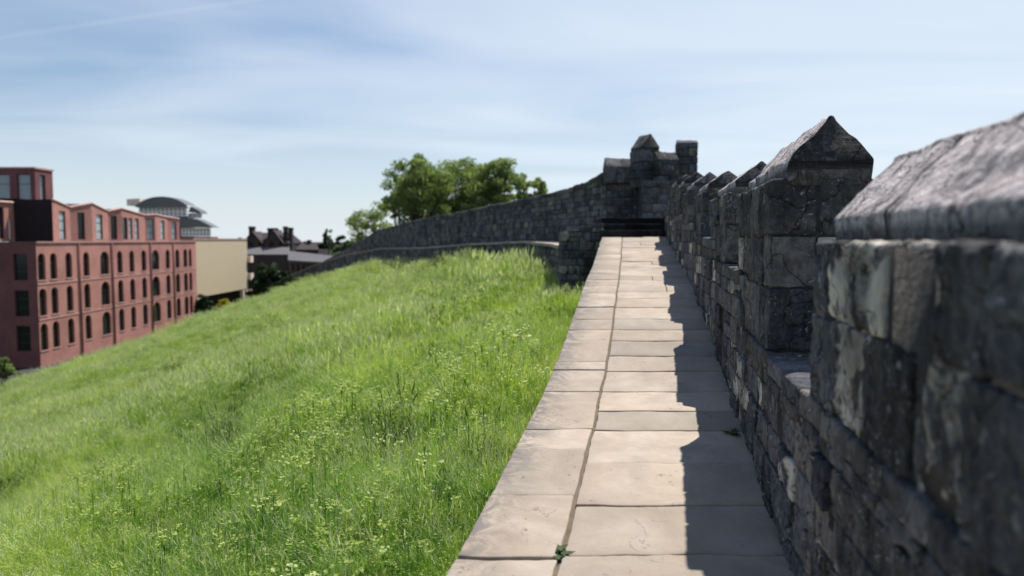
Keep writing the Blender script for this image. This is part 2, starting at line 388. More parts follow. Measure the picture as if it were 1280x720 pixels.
# ------------------------------------------------------------------ ground
PY = np.array([(-2.2,-8),(-.81,0),(2.04,17),(1.18,18.2),(1.08,20),(.47,27),(-2.06,36),(-5.07,43),(-11,62),(-17.3,80),(-26,100),(-43,130),(-70,160)])
ZB = [-2.35,-2.12,-1.25,-1.15,-1.05,-1.05,-1.15,-1.65,-2.3,-3.7,-6.3,-10.1,-11.5]
GD = [0,.8,3,8,14,22,32,45,400]; GZ = [0,-.12,-.85,-2.4,-4.5,-7.1,-9.9,-11.3,-11.6]
_d = np.arange(0, 460, .25); _g = np.interp(_d, GD, GZ); _k = np.hanning(49); _k /= _k.sum()
_gs = np.convolve(np.pad(_g, 24, mode='edge'), _k, 'valid'); _gs = _gs*np.clip(_d/3, 0, 1)+_g*(1-np.clip(_d/3, 0, 1))
def ground(X, Y):
    X = np.asarray(X, float); Y = np.asarray(Y, float)
    qs = []; zs = []
    for i in range(len(PY)-1):
        a = PY[i]; d = PY[i+1]-a; L = d@d
        t = np.clip(((X-a[0])*d[0]+(Y-a[1])*d[1])/L, 0, 1)
        qs.append(np.hypot(X-a[0]-t*d[0], Y-a[1]-t*d[1])); zs.append(ZB[i]+t*(ZB[i+1]-ZB[i]))
    qs = np.array(qs); zs = np.array(zs); best = qs.min(axis=0); w = np.exp(-(qs-best)/(.10*best+.08)); w /= w.sum(axis=0)
    z = (w*zs).sum(axis=0); zin = (w*(zs+np.interp(qs, _d, _gs))).sum(axis=0)
    xp = np.interp(Y, PY[:,1], PY[:,0]); inside = X < xp
    P2 = np.stack([X.ravel()*.35, Y.ravel()*.35, np.zeros(X.size)], 1); nz = fbm(P2, 3).reshape(X.shape)*.05+fbm(P2*.25+4, 2).reshape(X.shape)*.06
    fade = np.clip(best/1.5, 0, 1)
    zi = zin+nz*fade-.30*np.exp(-((X+.9)/3.2)**2-((Y-22.5)/3.5)**2)*np.clip(best/1.2, 0, 1)
    zo = z-.4-np.interp(best, [2.8, 11], [0, 4.5])
    return np.maximum(np.where(inside, zi, zo), -11.5), best, inside
def gridax(lo, hi, fine0, fine1, f, g):
    a = [fine0]
    while a[-1] < fine1: a.append(a[-1]+f)
    s = f
    while a[-1] < hi: s *= g; a.append(a[-1]+s)
    b = [fine0]; s = f
    while b[-1] > lo: s *= g; b.append(b[-1]-s)
    return np.array(b[::-1][:-1]+a)
gx = gridax(-2500, 2500, -30, 6, .4, 1.09); gy = gridax(-300, 4000, -4, 60, .5, 1.07)
GX, GY = np.meshgrid(gx, gy, indexing='ij'); GZm = ground(GX, GY)[0]
mb = MB(); nx, ny = GX.shape
mb.add(np.stack([GX.ravel(), GY.ravel(), GZm.ravel()], 1), [(i*ny+j, (i+1)*ny+j, (i+1)*ny+j+1, i*ny+j+1) for i in range(nx-1) for j in range(ny-1)])
mg, nt, out = newmat('turf and soil'); N = NT(nt)
g = N.n('ShaderNodeNewGeometry').outputs['Position']
c = N.ramp(N.noise(g, 1.5, 6, .65), [(.3, (.014,.022,.008)), (.6, (.03,.048,.014)), (.8, (.05,.062,.02))])
N.l(N.bsdf(c, .95, .1, N.noise(g, 9, 5), .6, .05), out.inputs[0])
tag(mb.build('ground', mg, smooth=True), kind='structure')

# street at the foot of the bank, between the bank and the brick building
ms, nt, out = newmat('street asphalt'); N = NT(nt); g = N.n('ShaderNodeNewGeometry').outputs['Position']
N.l(N.bsdf(N.ramp(N.noise(g, 3, 5), [(.3, (.045,.045,.048)), (.7, (.065,.063,.062))]), .9, .2), out.inputs[0])
mb = MB(); mb.quad([(-42,20,-11.47),(-36,20,-11.47),(-40,150,-11.47),(-46,150,-11.47)])
tag(mb.build('road', ms), kind='structure')

# ------------------------------------------------------------------ paving
mb = MB()
def joints(start, lst, end, lo, hi):
    a = [start]
    while a[-1] < lst[0]-.4: a.append(a[-1]+random.uniform(lo, hi))
    a = [q for q in a if q < lst[0]-.25]+list(lst)
    while a[-1] < end-hi: a.append(a[-1]+random.uniform(lo, hi))
    return a+[end]
def dj(y): return float(np.interp(y, [296,330,359,406,437,489,540,619,697,720], [17.3,12.7,10.15,8.0,7.12,5.95,4.98,3.92,3.26,3.08]))
bj = joints(-3.4, [dj(y) for y in (697,619,566,537,489,464,454,427)], 17.3, .35, .8)
mj = joints(-3.6, [dj(y) for y in (693,634,584,539,517,490,466,446,427,413)], 17.3, .33, .62)
def slabs(js, u0, u1, edge):
    for i in range(len(js)-1):
        a, b = js[i], js[i+1]; big = abs(a-dj(697 if edge else 693)) < .02
        ga = .013 if big else random.uniform(.003, .009); gb = random.uniform(.003, .007)
        cols = [(u0, u1)]
        if not edge and random.random() < .2 and a > 7: um = u0+(u1-u0)*random.uniform(.35, .65); cols = [(u0, um), (um, u1)]
        for (p, q) in cols:
            tilt = random.gauss(0, .004); dz = random.gauss(0, .003); sk = random.gauss(0, .012)
            jl = random.uniform(0, .012) if edge else 0
            def w(V, a=a, b=b, p=p, q=q, tilt=tilt, dz=dz, sk=sk):
                V = V.copy(); s = (V[:,1]-p)/(q-p); 
                k = np.clip((V[:,0]-a)/(b-a), 0, 1)
                ja = fbm(np.stack([V[:,1]*3.2, V[:,1]*0+a*3.1, V[:,1]*0+7], 1), 3)*.011; jb = fbm(np.stack([V[:,1]*3.2, V[:,1]*0+b*3.1, V[:,1]*0+7], 1), 3)*.011
                V[:,0] += ja*(1-k)+jb*k
                if not edge or True: V[:,1] += fbm(np.stack([V[:,0]*2.5, V[:,0]*0+3, V[:,0]*0], 1), 3)*.007*(1-np.clip(np.minimum(abs(V[:,1]-UJ), .3)/.3, 0, 1))
                V[:,2] += pz(V[:,0])+dz+(V[:,0]-(a+b)/2)*tilt*2
                return V
            c0 = (random.random(), 1.0, random.random()*.8)
            n0 = mb.n
            stone(mb, a+ga, b-gb, p+.004+jl, q-.004, -.09, 0, max(.02, spc(a)*1.3), mpp, r=.010, amp=.0042, a=c0, warp=w, rot=0, seed=i)
            if edge:
                V = mb.v[-1]; uu = V[:,0]-SL*V[:,1]-pc(V[:,1])-U0
                mb.a[-1][:,1] = np.clip(uu/.35, 0, 1)
slabs(bj, U0, UJ-.006, True); slabs(mj, UJ+.006, U1+.03, False)
ee = np.arange(-3.6, 17.4, .03); uu_ = np.array([U0+.05, UJ-.05, UJ-.022, UJ, UJ+.022, UJ+.05, U1-.06, U1+.1])
V = np.array([(t_, u_, 0) for t_ in ee for u_ in uu_]); V[:,2] = pz(V[:,0])-.018+.007*fbm(V*np.array([22, 40, 1]), 3); k_ = len(uu_)
mb.add(mpp(V), [(i*k_+j, i*k_+j+1, (i+1)*k_+j+1, (i+1)*k_+j) for i in range(len(ee)-1) for j in range(k_-1)], (.5, 1, 1))
tag(mb.build('path', M_SLAB, smooth=True), kind='structure')
# side masonry carrying the walkway
rt = empty('walkway_retaining_wall', (U0, 0, -2.3), 'low rubble stone side wall under the outer edge of the sunlit paved walkway', 'retaining wall')
mb = MB()
core(mb, -3.5, 17.3, lambda t: pz(t)-1.6, lambda t: pz(t)-.10, U0+.06, U0+.5, mpp)
courses(mb, -3.5, 17.25, lambda t: pz(t)-1.4, lambda t: pz(t)-.095, U0+.03, U0+.3, mpp, spf=lambda t: .09, h=(.14,.2), l=(.3,.6))
mb.build('masonry', M_WALL, rt, smooth=True)

# ------------------------------------------------------------------ battlemented parapet on the right
WT = .55
wall = empty('battlemented_wall', (.69, 0, -1.7), 'dark stone parapet with gabled merlons running along the right side of the walkway', 'parapet wall')
# merlons: near end, far end, eave z, ridge z
ME = [(-1.3,.35,-.02,.28), (1.15,2.90,.0,.315), (3.96,5.45,.335,.64), (6.40,7.85,.42,.665), (8.85,10.25,.585,.82), (11.0,12.35,.76,.99), (13.1,14.4,.95,1.18), (15.3,16.6,1.1,1.34)]
SILL = [(-3,-.65),(2.0,-.62),(4.2,-.60),(4.9,-.60),(5.0,-.22),(7.0,-.20),(7.2,.0),(9.5,.06),(9.7,.22),(12,.26),(12.1,.42),(14.2,.45),(14.3,.62),(19,.66)]
def sill(t): return float(np.interp(t, [s[0] for s in SILL], [s[1] for s in SILL]))
mb = MB()
core(mb, -3, 18.9, lambda t: pz(t)-3.2, lambda t: sill(t)-.05, UF+.016, UF+WT-.02, mp)
courses(mb, -1.6, 18.9, lambda t: pz(t), lambda t: sill(t)-.10, UF, UF+WT, mp, h=(.15,.25), l=(.2,.52), pale=.15, splitu=(.5,.6), amp=.013)
# sill slabs in the embrasures
t = -1.6
while t < 18.9:
    l = random.uniform(.35, .55); tm = t+l/2; zt = sill(tm)
    if abs(sill(t)-sill(t+l)) > .1: l = .25; tm = t+.12; zt = sill(t+.05)
    stone(mb, t+.004, t+l-.004, UF-.012, UF+WT+.01, zt-.10, zt, spc(t), mp, r=.015, amp=.008, seed=t); t += l
mb.build('wall_body', M_WALL, wall, smooth=True)

def coping(parent, t0, t1, ze, zr, u0, u1, fn, sp, n, name='coping', lip=.034, over=-.045, amp=.014, mat=None):
    mb = MB(); ze = ze+.058; zr = zr+.01; e = np.linspace(t0+.004, t1-.004, n+1); um = (u0+u1)/2; w = (u1-u0)/2+over
    s0_ = random.random()*7
    for i in range(n):
        a, b = e[i]+.0015, e[i+1]-.0015
        k = max(3, int((b-a)/sp)); ts = np.array([a, a+.006, a+.02]+list(np.linspace(a, b, k+1)[1:-1])+[b-.02, b-.006, b]); ts = np.unique(np.clip(ts, a, b))
        m = max(3, int(w/sp)); prof = [(um-w+.012, ze-.11), (um-w+.004, ze-.03), (um-w, ze+lip*.6), (um-w+.008, ze+lip)]
        q = (um-w+.008, ze+lip)
        for s in np.linspace(0, 1, m+1)[1:-1]: prof.append((q[0]+(um-q[0])*s, q[1]+(zr-q[1])*s))
        prof += [(um-.012, zr-.004), (um, zr), (um+.012, zr-.004)]
        pr = prof[:len(prof)-3]; prof += [(2*um-u, z) for u, z in pr[::-1]]
        P = np.array(prof); np_ = len(P); V = []
        dz = random.gauss(0, .004); du = random.gauss(0, .003)
        for ii, tt in enumerate(ts):
            sh = .004 if ii in (0, len(ts)-1) else (.002 if ii in (1, len(ts)-2) else 0)
            c = np.array([um, ze+(zr-ze)*.4]); Q = P+(c-P)*(sh/.2); V += [(tt, u+du, z+dz) for u, z in Q]
        V = np.array(V); L = len(ts)
        Fc = [(j*np_+k, j*np_+(k+1) % np_, (j+1)*np_+(k+1) % np_, (j+1)*np_+k) for j in range(L-1) for k in range(np_)]
        # end caps as ladders
        h = (np_-1)//2
        for base, fl in ((0, 0), ((L-1)*np_, 1)):
            for k in range(h):
                q = [base+k, base+k+1, base+np_-2-k, base+np_-1-k]
                q = [q[0], q[1], q[2], q[3]] if q[1] != q[2] else [q[0], q[1], q[3]]
                Fc.append(tuple(q if fl else q[::-1]))
        nrm = np.stack([np.zeros(len(V)), (V[:,1]-um), np.maximum(V[:,2]-(ze-.02), 0)], 1); nrm /= np.linalg.norm(nrm, axis=1, keepdims=True)+1e-6
        s = s0_
        V += nrm*((fbm(V*8+s, 3)*amp+fbm(V*27+s, 2)*amp*.4)[:,None])
        # dips and steps worn into the slope
        V += nrm*(-np.clip(fbm(V*np.array([3.5, 9, 9])+s+3, 2)-.35, 0, 1)*.03)[:,None]
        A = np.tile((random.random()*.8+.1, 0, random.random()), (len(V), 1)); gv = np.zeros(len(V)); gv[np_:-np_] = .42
        kk = np.arange(len(V)) % np_; gv[(kk < 2) | (kk > np_-3)] = .1; A[:,1] = gv; A[gv < .05, 0] = .5  # end rings left untinted, which paints the gable shade into the colour
        mb.add(fn(V), Fc, A)
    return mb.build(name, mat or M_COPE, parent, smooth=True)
for k, (a, b, ze, zr) in enumerate(ME):
    mb = MB(); zb = min(sill(a), sill(b), sill((a+b)/2)); zs = lambda t: sill(t)
    core(mb, a+.018, b-.018, lambda t: sill(t)-.1, lambda t: ze-.02, UF+.018, UF+WT-.02, mp)
    if k == 2:
        z = -.60; hs = [.34, .28, .313]
    else:
        tot = ze-min(sill(a), sill(b)); nn = max(2, round(tot/.26)); hs = [tot/nn*f for f in ([1.1]+[1-.1/(nn-1)]*(nn-1))]; z = min(sill(a), sill(b))
    for h in hs:
        mb_t = a
        while mb_t < b-.02:
            l = random.uniform(.24, .46)
            if b-(mb_t+l) < .15: l = b-mb_t
            zt0 = sill(mb_t+l/2)
            if z+h > zt0+.03:
                cut = random.choice((.45, .6, .72)); g = .005
                for (p, q) in ((UF+random.gauss(0, .008), UF+WT*cut), (UF+WT*cut, UF+WT+random.gauss(0, .01))):
                    stone(mb, mb_t+g, mb_t+l-g, p+g, q-g, max(z, zt0)+g, z+h-g, spc(mb_t), mp, amp=.013, r=(.02 if z+h > ze-.02 else .009), seed=random.random()*9, a=(random.random()*.8, .7 if random.random() < (.34 if k == 1 else .08 if k < 3 else .02) else 0, random.random()))
            mb_t += l
        z += h
    m_ = mb.build('merlon', M_WALL, wall, smooth=True)
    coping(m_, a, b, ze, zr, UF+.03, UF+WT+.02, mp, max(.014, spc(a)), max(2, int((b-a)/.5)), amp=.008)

# ------------------------------------------------------------------ steps and landing at the end of the walkway
st = empty('stone_steps', (3.4, 17.5, 0), 'dark shaded stone steps where the paved walkway ends beneath the high wall', 'steps')
z0 = pz(17.3); ys = [17.32, 17.7, 18.08, 18.46]
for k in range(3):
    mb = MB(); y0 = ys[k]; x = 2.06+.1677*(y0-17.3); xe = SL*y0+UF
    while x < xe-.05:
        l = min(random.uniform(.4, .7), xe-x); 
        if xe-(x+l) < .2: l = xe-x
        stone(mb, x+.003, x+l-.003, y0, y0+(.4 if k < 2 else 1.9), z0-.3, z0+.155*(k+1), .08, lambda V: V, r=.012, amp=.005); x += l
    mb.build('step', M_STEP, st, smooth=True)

# ------------------------------------------------------------------ far curtain wall
def poly_map(pts):
    P = np.array(pts, float); d = np.diff(P, axis=0); s = np.concatenate([[0], np.cumsum(np.linalg.norm(d, axis=1))])
    # smoothed tangents
    T = np.gradient(P, s, axis=0) if len(P) > 2 else np.tile(d[0]/np.linalg.norm(d[0]), (2, 1)); T /= np.linalg.norm(T, axis=1, keepdims=True)
    def fn(V):
        x = np.interp(V[:,0], s, P[:,0]); y = np.interp(V[:,0], s, P[:,1])
        tx = np.interp(V[:,0], s, T[:,0]); ty = np.interp(V[:,0], s, T[:,1]); L = np.hypot(tx, ty); tx /= L; ty /= L
        return np.stack([x+ty*V[:,1], y-tx*V[:,1], V[:,2]], 1)     # u>0 lies to the right of travel
    return fn, s
cw = empty('curtain_wall', (1.0, 24, -1.2), 'long dark city wall curving away behind the grass bank with a coped parapet sloping down', 'city wall')
# inner parapet face (px, y_top, depth)
FP = [(869,300,20.2),(800,207,20.3),(757,209,20.6),(730,228,22.2),(690,241,25),(640,251,30),(585,263,37),(530,273,44.5),(490,283,58),(470,289,66),(448,303,78),(425,316,92),(405,326,106),(385,345,122)]
pp = [((px-640)/F*Y, Y) for px, y, Y in FP]; fw, fs = poly_map(pp)
ztop = [1.9, 2.1, 1.92]+[at(px, y, Y)[2] for px, y, Y in FP[3:]]
zbase = [.5,.5,.35,.2,.05,.0,-.15,-.4,-.6,-.75,-1.4,-2.6,-4.2,-7]
zt = lambda s: float(np.interp(s, fs, ztop)); zb_ = lambda s: float(np.interp(s, fs, zbase))
yofs = lambda s: float(np.interp(s, fs, [f[2] for f in FP]))
mb = MB(); S = fs[-1]
core(mb, 0, S, lambda s: zb_(s)-4.0, lambda s: zt(s)-.12, .035, .6, fw, .5)
# u>0 must lie beyond the wall (away from the walkway): travel is leftwards, so beyond = right of travel
e0 = 0
segs = [(0, fs[2], .9), (fs[2], fs[5], .9), (fs[5], fs[8], 1.1), (fs[8], S, 1.7)]
for a, b, sc in segs:
    courses(mb, a, b, lambda s: zb_(s)-.1, lambda s: zt(s)-.10, 0, .6, fw, h=(.16*sc,.27*sc), l=(.25*sc,.6*sc), pale=.04, spf=lambda t, sc=sc: .12*sc, amp=.015)
# slightly projecting cap stones
s = 0
while s < S-.3:
    l = random.uniform(.4, .8)*(1 if s < fs[5] else 1.6)
    if s > fs[2]-.1:
        z = zt(s+l/2); sl = (zt(s+l)-zt(s))/l
        stone(mb, s+.01, min(s+l, S)-.01, -.04, .62, -.14, 0, .12, fw, r=.04, amp=.02, warp=lambda V, z=z, sl=sl, c=s+l/2: np.stack([V[:,0], V[:,1], V[:,2]+z+(V[:,0]-c)*sl+random.gauss(0, .01)], 1))
    s += l
mb.build('parapet', M_FAR, cw, smooth=True)
# tall merlons at the corner turret: (px0, px1, ytop_eave, yridge, depth, ybottom)
def tower_merlon(x0, x1, Y, zb, ze, zr, th, rot, nm):
    xc = (x0+x1)/2; w = (x1-x0); ca, sa = math.cos(rot), math.sin(rot)
    fn = lambda V: np.stack([xc+V[:,0]*ca-V[:,1]*sa, Y+V[:,0]*sa+V[:,1]*ca, V[:,2]], 1)
    mb = MB(); V, Fc = lattice([-w/2+.04, w/2-.04], [.04, th-.04], [zb, ze-.02]); mb.add(fn(V), Fc, (.5, 1, .5))
    z = zb
    while z < ze-.01:
        h = random.uniform(.2, .3); h = ze-z if ze-(z+h) < .12 else h; t = -w/2
        while t < w/2-.01:
            l = random.uniform(.25, .5); l = w/2-t if w/2-(t+l) < .14 else l
            stone(mb, t+.006, t+l-.006, random.gauss(0, .01), th, z+.006, z+h-.006, .09, fn, r=.025, amp=.012, a=(random.random(), .7 if random.random() < .04 else 0, random.random())); t += l
        z += h
    o = mb.build('merlon', M_FAR, cw, smooth=True)
    return o, fn, w, th
mA = at(757, 207, 20.35)[0]; mA1 = at(796, 200, 20.35)[0]
# left merlon: eave slopes up to the right
o, fn, w, th = tower_merlon(mA, mA1, 20.25, 1.55, 1.92, 2.3, .55, .06, 'a')
coping(o, -w/2, w/2, 1.92, 2.24, 0, th, fn, .07, 2, over=-.02, amp=.014, mat=M_FAR)
o, fn, w, th = tower_merlon(at(798, 200, 19.9)[0], at(826, 200, 19.9)[0], 19.75, 1.4, 2.38, 2.8, .6, .35, 'b')
coping(o, -w/2, w/2, 2.38, 2.80, 0, th, lambda V, fn=fn: fn(np.stack([(V[:,1]-th/2)*w/th, (V[:,0]*th/w)+th/2, V[:,2]], 1)), .07, 2, over=-.02, amp=.014, mat=M_FAR)
o, fn, w, th = tower_merlon(at(822, 200, 19.6)[0], at(850, 200, 19.6)[0], 19.5, 1.2, 2.02, 2.3, .6, .25, 'd')
coping(o, -w/2, w/2, 2.02, 2.32, 0, th, fn, .07, 2, over=-.02, amp=.014, mat=M_FAR)
o, fn, w, th = tower_merlon(at(846, 200, 20)[0], at(871, 200, 20)[0], 19.9, .5, 2.50, 2.67, .6, -.1, 'c')
coping(o, -w/2, w/2, 2.50, 2.68, 0, th, fn, .07, 1, over=.03, amp=.014, mat=M_FAR)
# turret mass joining the right parapet to the far wall
mb = MB()
V, Fc = lattice([3.4, 5.2], [18.95, 20.5], [-3.5, 1.45]); mb.add(V, Fc, (.5, 1, .5))
courses(mb, 3.36, 5.25, lambda t: .3, lambda t: 1.5, 18.9, 19.3, lambda V: V, spf=lambda t: .1, amp=.014)
mb.build('turret', M_FAR, cw, smooth=True)
# walkway ledge + retaining wall below, outer edge
LE = [(752,18.3,.40),(703,18.25,.20),(700,18.35,.12)]
LP = [(2.2,17.35),(1.22,17.5),(1.18,18.4),(1.12,20),(.47,27),(-2.06,36),(-5.07,43),(-11,62),(-17.3,78),(-25,94),(-34,112)]
LZ = [.43,.14,-.13,-.10,-.03,-.17,-.42,-.68,-1.5,-3.1,-5.5]
fl, ls = poly_map(LP[2:]); zl = lambda s: float(np.interp(s, ls, LZ[2:]))
mb = MB(); S2 = ls[-1]
core(mb, 0, S2, lambda s: zl(s)-3, lambda s: zl(s)-.1, .05, .5, fl, .6)
for a, b, sc in ((0, ls[3], .9), (ls[3], ls[5], 1.2), (ls[5], S2, 1.8)):
    courses(mb, a, b, lambda s: zl(s)-1.8, lambda s: zl(s)-.09, 0, .5, fl, h=(.16*sc,.26*sc), l=(.25*sc,.6*sc), pale=.03, spf=lambda t, sc=sc: .14*sc, amp=.014)
# front (camera facing) bastion face at the steps, its top rising to the right
ft = lambda x: float(np.interp(x, [1.18, 2.14], [.17, .43]))
V, Fc = lattice([1.22, 2.12], [17.5, 18.6], [-2.5, .08]); mb.add(V, Fc, (.5, 1, .5))
courses(mb, 1.16, 2.16, lambda t: -1.6, ft, 17.42, 18.5, lambda V: V, h=(.15,.22), l=(.2,.4), spf=lambda t: .08, amp=.006)
mb.build('retaining_face', M_FAR, cw, smooth=True)
mb = MB(); s = 0
while s < S2-.3:
    l = random.uniform(.6, 1.1)*(1 if s < 30 else 1.8); s1 = min(s+l, S2)
    z = zl((s+s1)/2); sl = (zl(s1)-zl(s))/(s1-s)
    stone(mb, s+.006, s1-.006, -.05, 2.2, -.09, 0, .25, fl, r=.02, amp=.006, a=(random.random(), 1, random.random()*.8), warp=lambda V, z=z, sl=sl, c=(s+s1)/2: np.stack([V[:,0], V[:,1], V[:,2]+z+(V[:,0]-c)*sl], 1)); s = s1
tag(mb.build('walkway', M_SLAB, smooth=True), kind='structure')

# ------------------------------------------------------------------ meadow grass
def blades(n, rad, hmin, hmax, wid, seeds=0, lean=.35, umb=0, leafy=0, ls=1):
    V = []; Fc = []; A = []
    def add(v, f, a):
        b = len(V); V.extend(v); Fc.extend([tuple(i+b for i in q) for q in f]); A.extend(a)
    for i in range(n):
        r = rad*math.sqrt(random.random()); th = random.random()*6.283; x, y = r*math.cos(th), r*math.sin(th)
        h = random.uniform(hmin, hmax); d = random.random()*6.283; ln = lean*h*random.uniform(.2, 1.5); w = wid*random.uniform(.6, 1.3)
        dx, dy = math.cos(d), math.sin(d); o = random.random()*3.14; px, py = math.cos(o)*w/2, math.sin(o)*w/2
        rb = random.random(); v = []; a = []
        droop = random.uniform(0, .35)
        for k, s in enumerate((0, .4, .75, 1)):
            q = ln*s*s; z = h*(s-droop*s*s*s); ww = (1, .9, .6, 0)[k]
            if k < 3: v += [(x+dx*q-px*ww, y+dy*q-py*ww, z), (x+dx*q+px*ww, y+dy*q+py*ww, z)]; a += [(s, 0, rb)]*2
            else: v.append((x+dx*q, y+dy*q, z)); a.append((s, 0, rb))
        add(v, [(0,1,3,2),(2,3,5,4),(4,5,6)], a)
    for i in range(seeds):
        r = rad*math.sqrt(random.random()); th = random.random()*6.283; x, y = r*math.cos(th), r*math.sin(th)
        h = random.uniform(hmax*.95, hmax*1.3); d = random.random()*6.283; ln = .22*h*random.uniform(.2, 1.4); rb = random.random()
        w = wid*.35; dx, dy = math.cos(d)*ln, math.sin(d)*ln
        add([(x-w,y,0),(x+w,y,0),(x+dx*.5+w,y+dy*.5,h*.78),(x+dx*.5-w,y+dy*.5,h*.78)], [(0,1,2,3)], [(0,0,rb),(0,0,rb),(1,.15,rb),(1,.15,rb)])
        hw = wid*.95*random.uniform(.7, 1.3); q = h*.78; cx, cy = x+dx*.5, y+dy*.5; ex, ey = x+dx*1.1, y+dy*1.1
        for (ax, ay) in ((1, 0), (0, 1)):
            add([(cx,cy,q),((cx+ex)/2+hw*ax,(cy+ey)/2+hw*ay,h*.88),(ex,ey,h),((cx+ex)/2-hw*ax,(cy+ey)/2-hw*ay,h*.88)], [(0,1,2,3)], [(1,.5,rb)]*4)
    for i in range(umb):
        x, y = random.uniform(-rad, rad)*.8, random.uniform(-rad, rad)*.8; h = random.uniform(hmax*.8, hmax*1.3); rb = random.random(); tx_, ty_ = random.gauss(0, .5), random.gauss(0, .5)
        add([(x-.003,y,0),(x+.003,y,0),(x+.003,y,h),(x-.003,y,h)], [(0,1,2,3)], [(.5,0,rb)]*4)
        for k in range(8):
            a_, rr = random.random()*6.28, .032*math.sqrt(random.random()); cx, cy, cz = x+rr*math.cos(a_), y+rr*math.sin(a_), h+.02-rr*.3+random.uniform(-.016, .016)+rr*(tx_*math.cos(a_)+ty_*math.sin(a_))
            s = random.uniform(.005, .009); add([(cx-s,cy-s,cz),(cx+s,cy-s,cz+.004),(cx+s,cy+s,cz),(cx-s,cy+s,cz-.004)], [(0,1,2,3)], [(1,1,random.random())]*4)
            add([(x-.001,y,h-.05),(x+.001,y,h-.05),(cx+.001,cy,cz),(cx-.001,cy,cz)], [(0,1,2,3)], [(1,0,rb)]*4)
    for i in range(leafy):
        x, y = random.uniform(-rad, rad), random.uniform(-rad, rad); z = hmax*random.uniform(.15, .95); s = random.uniform(.02, .05)*ls; d = random.random()*6.28
        c_, s_ = math.cos(d)*s, math.sin(d)*s; rb = random.random(); t = random.uniform(-.6, .3)*s
        add([(x,y,z),(x+c_*.5-s_*.45,y+s_*.5+c_*.45,z+t*.3),(x+c_*1.3,y+s_*1.3,z+t),(x+c_*.5+s_*.45,y+s_*.5-c_*.45,z+t*.3)], [(0,1,2,3)], [(.8,0,rb)]*4)
    return V, Fc, A
protos = bpy.data.collections.new('grass_clumps')      # not linked to the scene: only instanced
def proto(i, args, mat):
    V, Fc, A = blades(*args[0], **args[1]); mb_ = MB(); mb_.add(V, Fc, np.array(A))
    o = mb_.build('clump_%02d' % i, mat, smooth=False); COL.objects.unlink(o); protos.objects.link(o)
defs = [((110,.15,.14,.34,.0032), dict(seeds=2, leafy=45, lean=.6, ls=.35)), ((105,.15,.16,.38,.003), dict(seeds=5, leafy=35, lean=.6, ls=.3)), ((120,.15,.08,.26,.0032), dict(leafy=60, lean=.8, ls=.35)), ((100,.17,.18,.40,.0036), dict(seeds=3, lean=1.1, leafy=20, ls=.3)),
        ((90,.16,.14,.32,.0034), dict(umb=1, leafy=70, seeds=3, ls=.4)), ((80,.16,.16,.36,.0034), dict(umb=3, seeds=3, leafy=80, ls=.4)),
        ((80,.17,.20,.42,.0032), dict(seeds=11, lean=.7, leafy=20, ls=.3)),
        ((75,.22,.16,.42,.007), dict(seeds=14, leafy=40, lean=.7, ls=.6)), ((75,.22,.16,.36,.007), dict(umb=3, leafy=70, seeds=4, ls=.7)), ((70,.22,.2,.44,.006), dict(seeds=20, leafy=20, ls=.6))]
for i, d in enumerate(defs): proto(i, d, M_GRASS)
proto(10, ((110,.2,.2,.42,.005), dict(leafy=18, lean=.5)), M_WEED); proto(11, ((90,.2,.3,.55,.006), dict(leafy=40, seeds=3)), M_WEED)

def hit(px, py):
    r = ray(px, py); Y = np.linspace(2, 110, 4000); X = r[0]/r[1]*Y; Z = r[2]/r[1]*Y
    g = ground(X, Y)[0]+.25; k = np.argmax(g > Z); return X[k], Y[k]
pts = []
def scatter(Y0, Y1, dens, sc, xl, xr, kinds):
    A_ = 0; n = int(dens*(Y1-Y0)*(xr-xl)); X = rng.uniform(xl, xr, n); Y = rng.uniform(Y0, Y1, n)
    xmin = -.72*Y-2.5; z, b, ins = ground(X, Y)
    m = (X > xmin) & ins & (b > .05*sc) & (z > -11.4)
    X, Y, z, b = X[m], Y[m], z[m], b[m]
    pt = fbm(np.stack([X*.35, Y*.35, X*0+3], 1), 2); pw = fbm(np.stack([X*.6, Y*.6, X*0+9], 1), 2)
    fl = fbm(np.stack([X*.75, Y*.55, X*0+1], 1), 3)
    u = rng.random(len(X)); near = np.exp(-((X-(SL*Y-4.5))**2)/14)
    kd = np.where(u < .5, rng.choice(kinds['g'], len(X)), rng.choice(kinds['s'], len(X)))
    kd = np.where((fl > .05) & (u < .85*(.12+near*np.clip((Y-3)/5, .25, 1.1))), rng.choice(kinds['u'], len(X)), kd)
    kd = np.where((pw > .8) & (u < .35), 10, kd)
    for q in DARK:
        dd = np.hypot((X-q[0])/q[2], (Y-q[1])/q[3]); kd = np.where((dd < 1) & (u < .45), rng.choice([10, 11], len(X)), kd)
    s = sc*rng.uniform(.5, 1.4, len(X))*(1+.38*pt)*(1+.25*pw)
    s *= np.clip(.62+b*.5, .55, 1)*(1+.10*np.exp(-((X+.9)/3.0)**2-((Y-22)/4)**2))
    pts.append(np.stack([X, Y, z-.02, s, kd, rng.random(len(X))*6.283], 1))
DARK = []
for px, py, rx, ry in ((480,545,.4,.35),(590,350,2.6,2.2),(395,338,3,3),(12,585,.4,.5),(280,545,.3,.25),(530,340,2.0,1.6),(205,470,.8,.6),(610,560,.15,.4)):
    x, y = hit(px, py)
    if y < 2.1: continue
    DARK.append((x, y, rx, ry))
KN = dict(g=[0,1,2,3], s=[1,3,6,2], u=[4,5]); KF = dict(g=[7,7,9], s=[7,9], u=[8])
scatter(.2, 5.3, 95, .8, -8, .6, KN); scatter(4.8, 9.6, 66, .9, -12, 1.4, KN); scatter(8.6, 15.5, 34, 1.0, -16, 2.2, KN); scatter(14.5, 21, 16, 1.05, -19, 2.2, KN)
scatter(14, 31, 15, 1.1, -26, 2, KF); scatter(27, 56, 8, 1.15, -46, 1, KF); scatter(52, 120, 5, 1.3, -60, -8, KF)
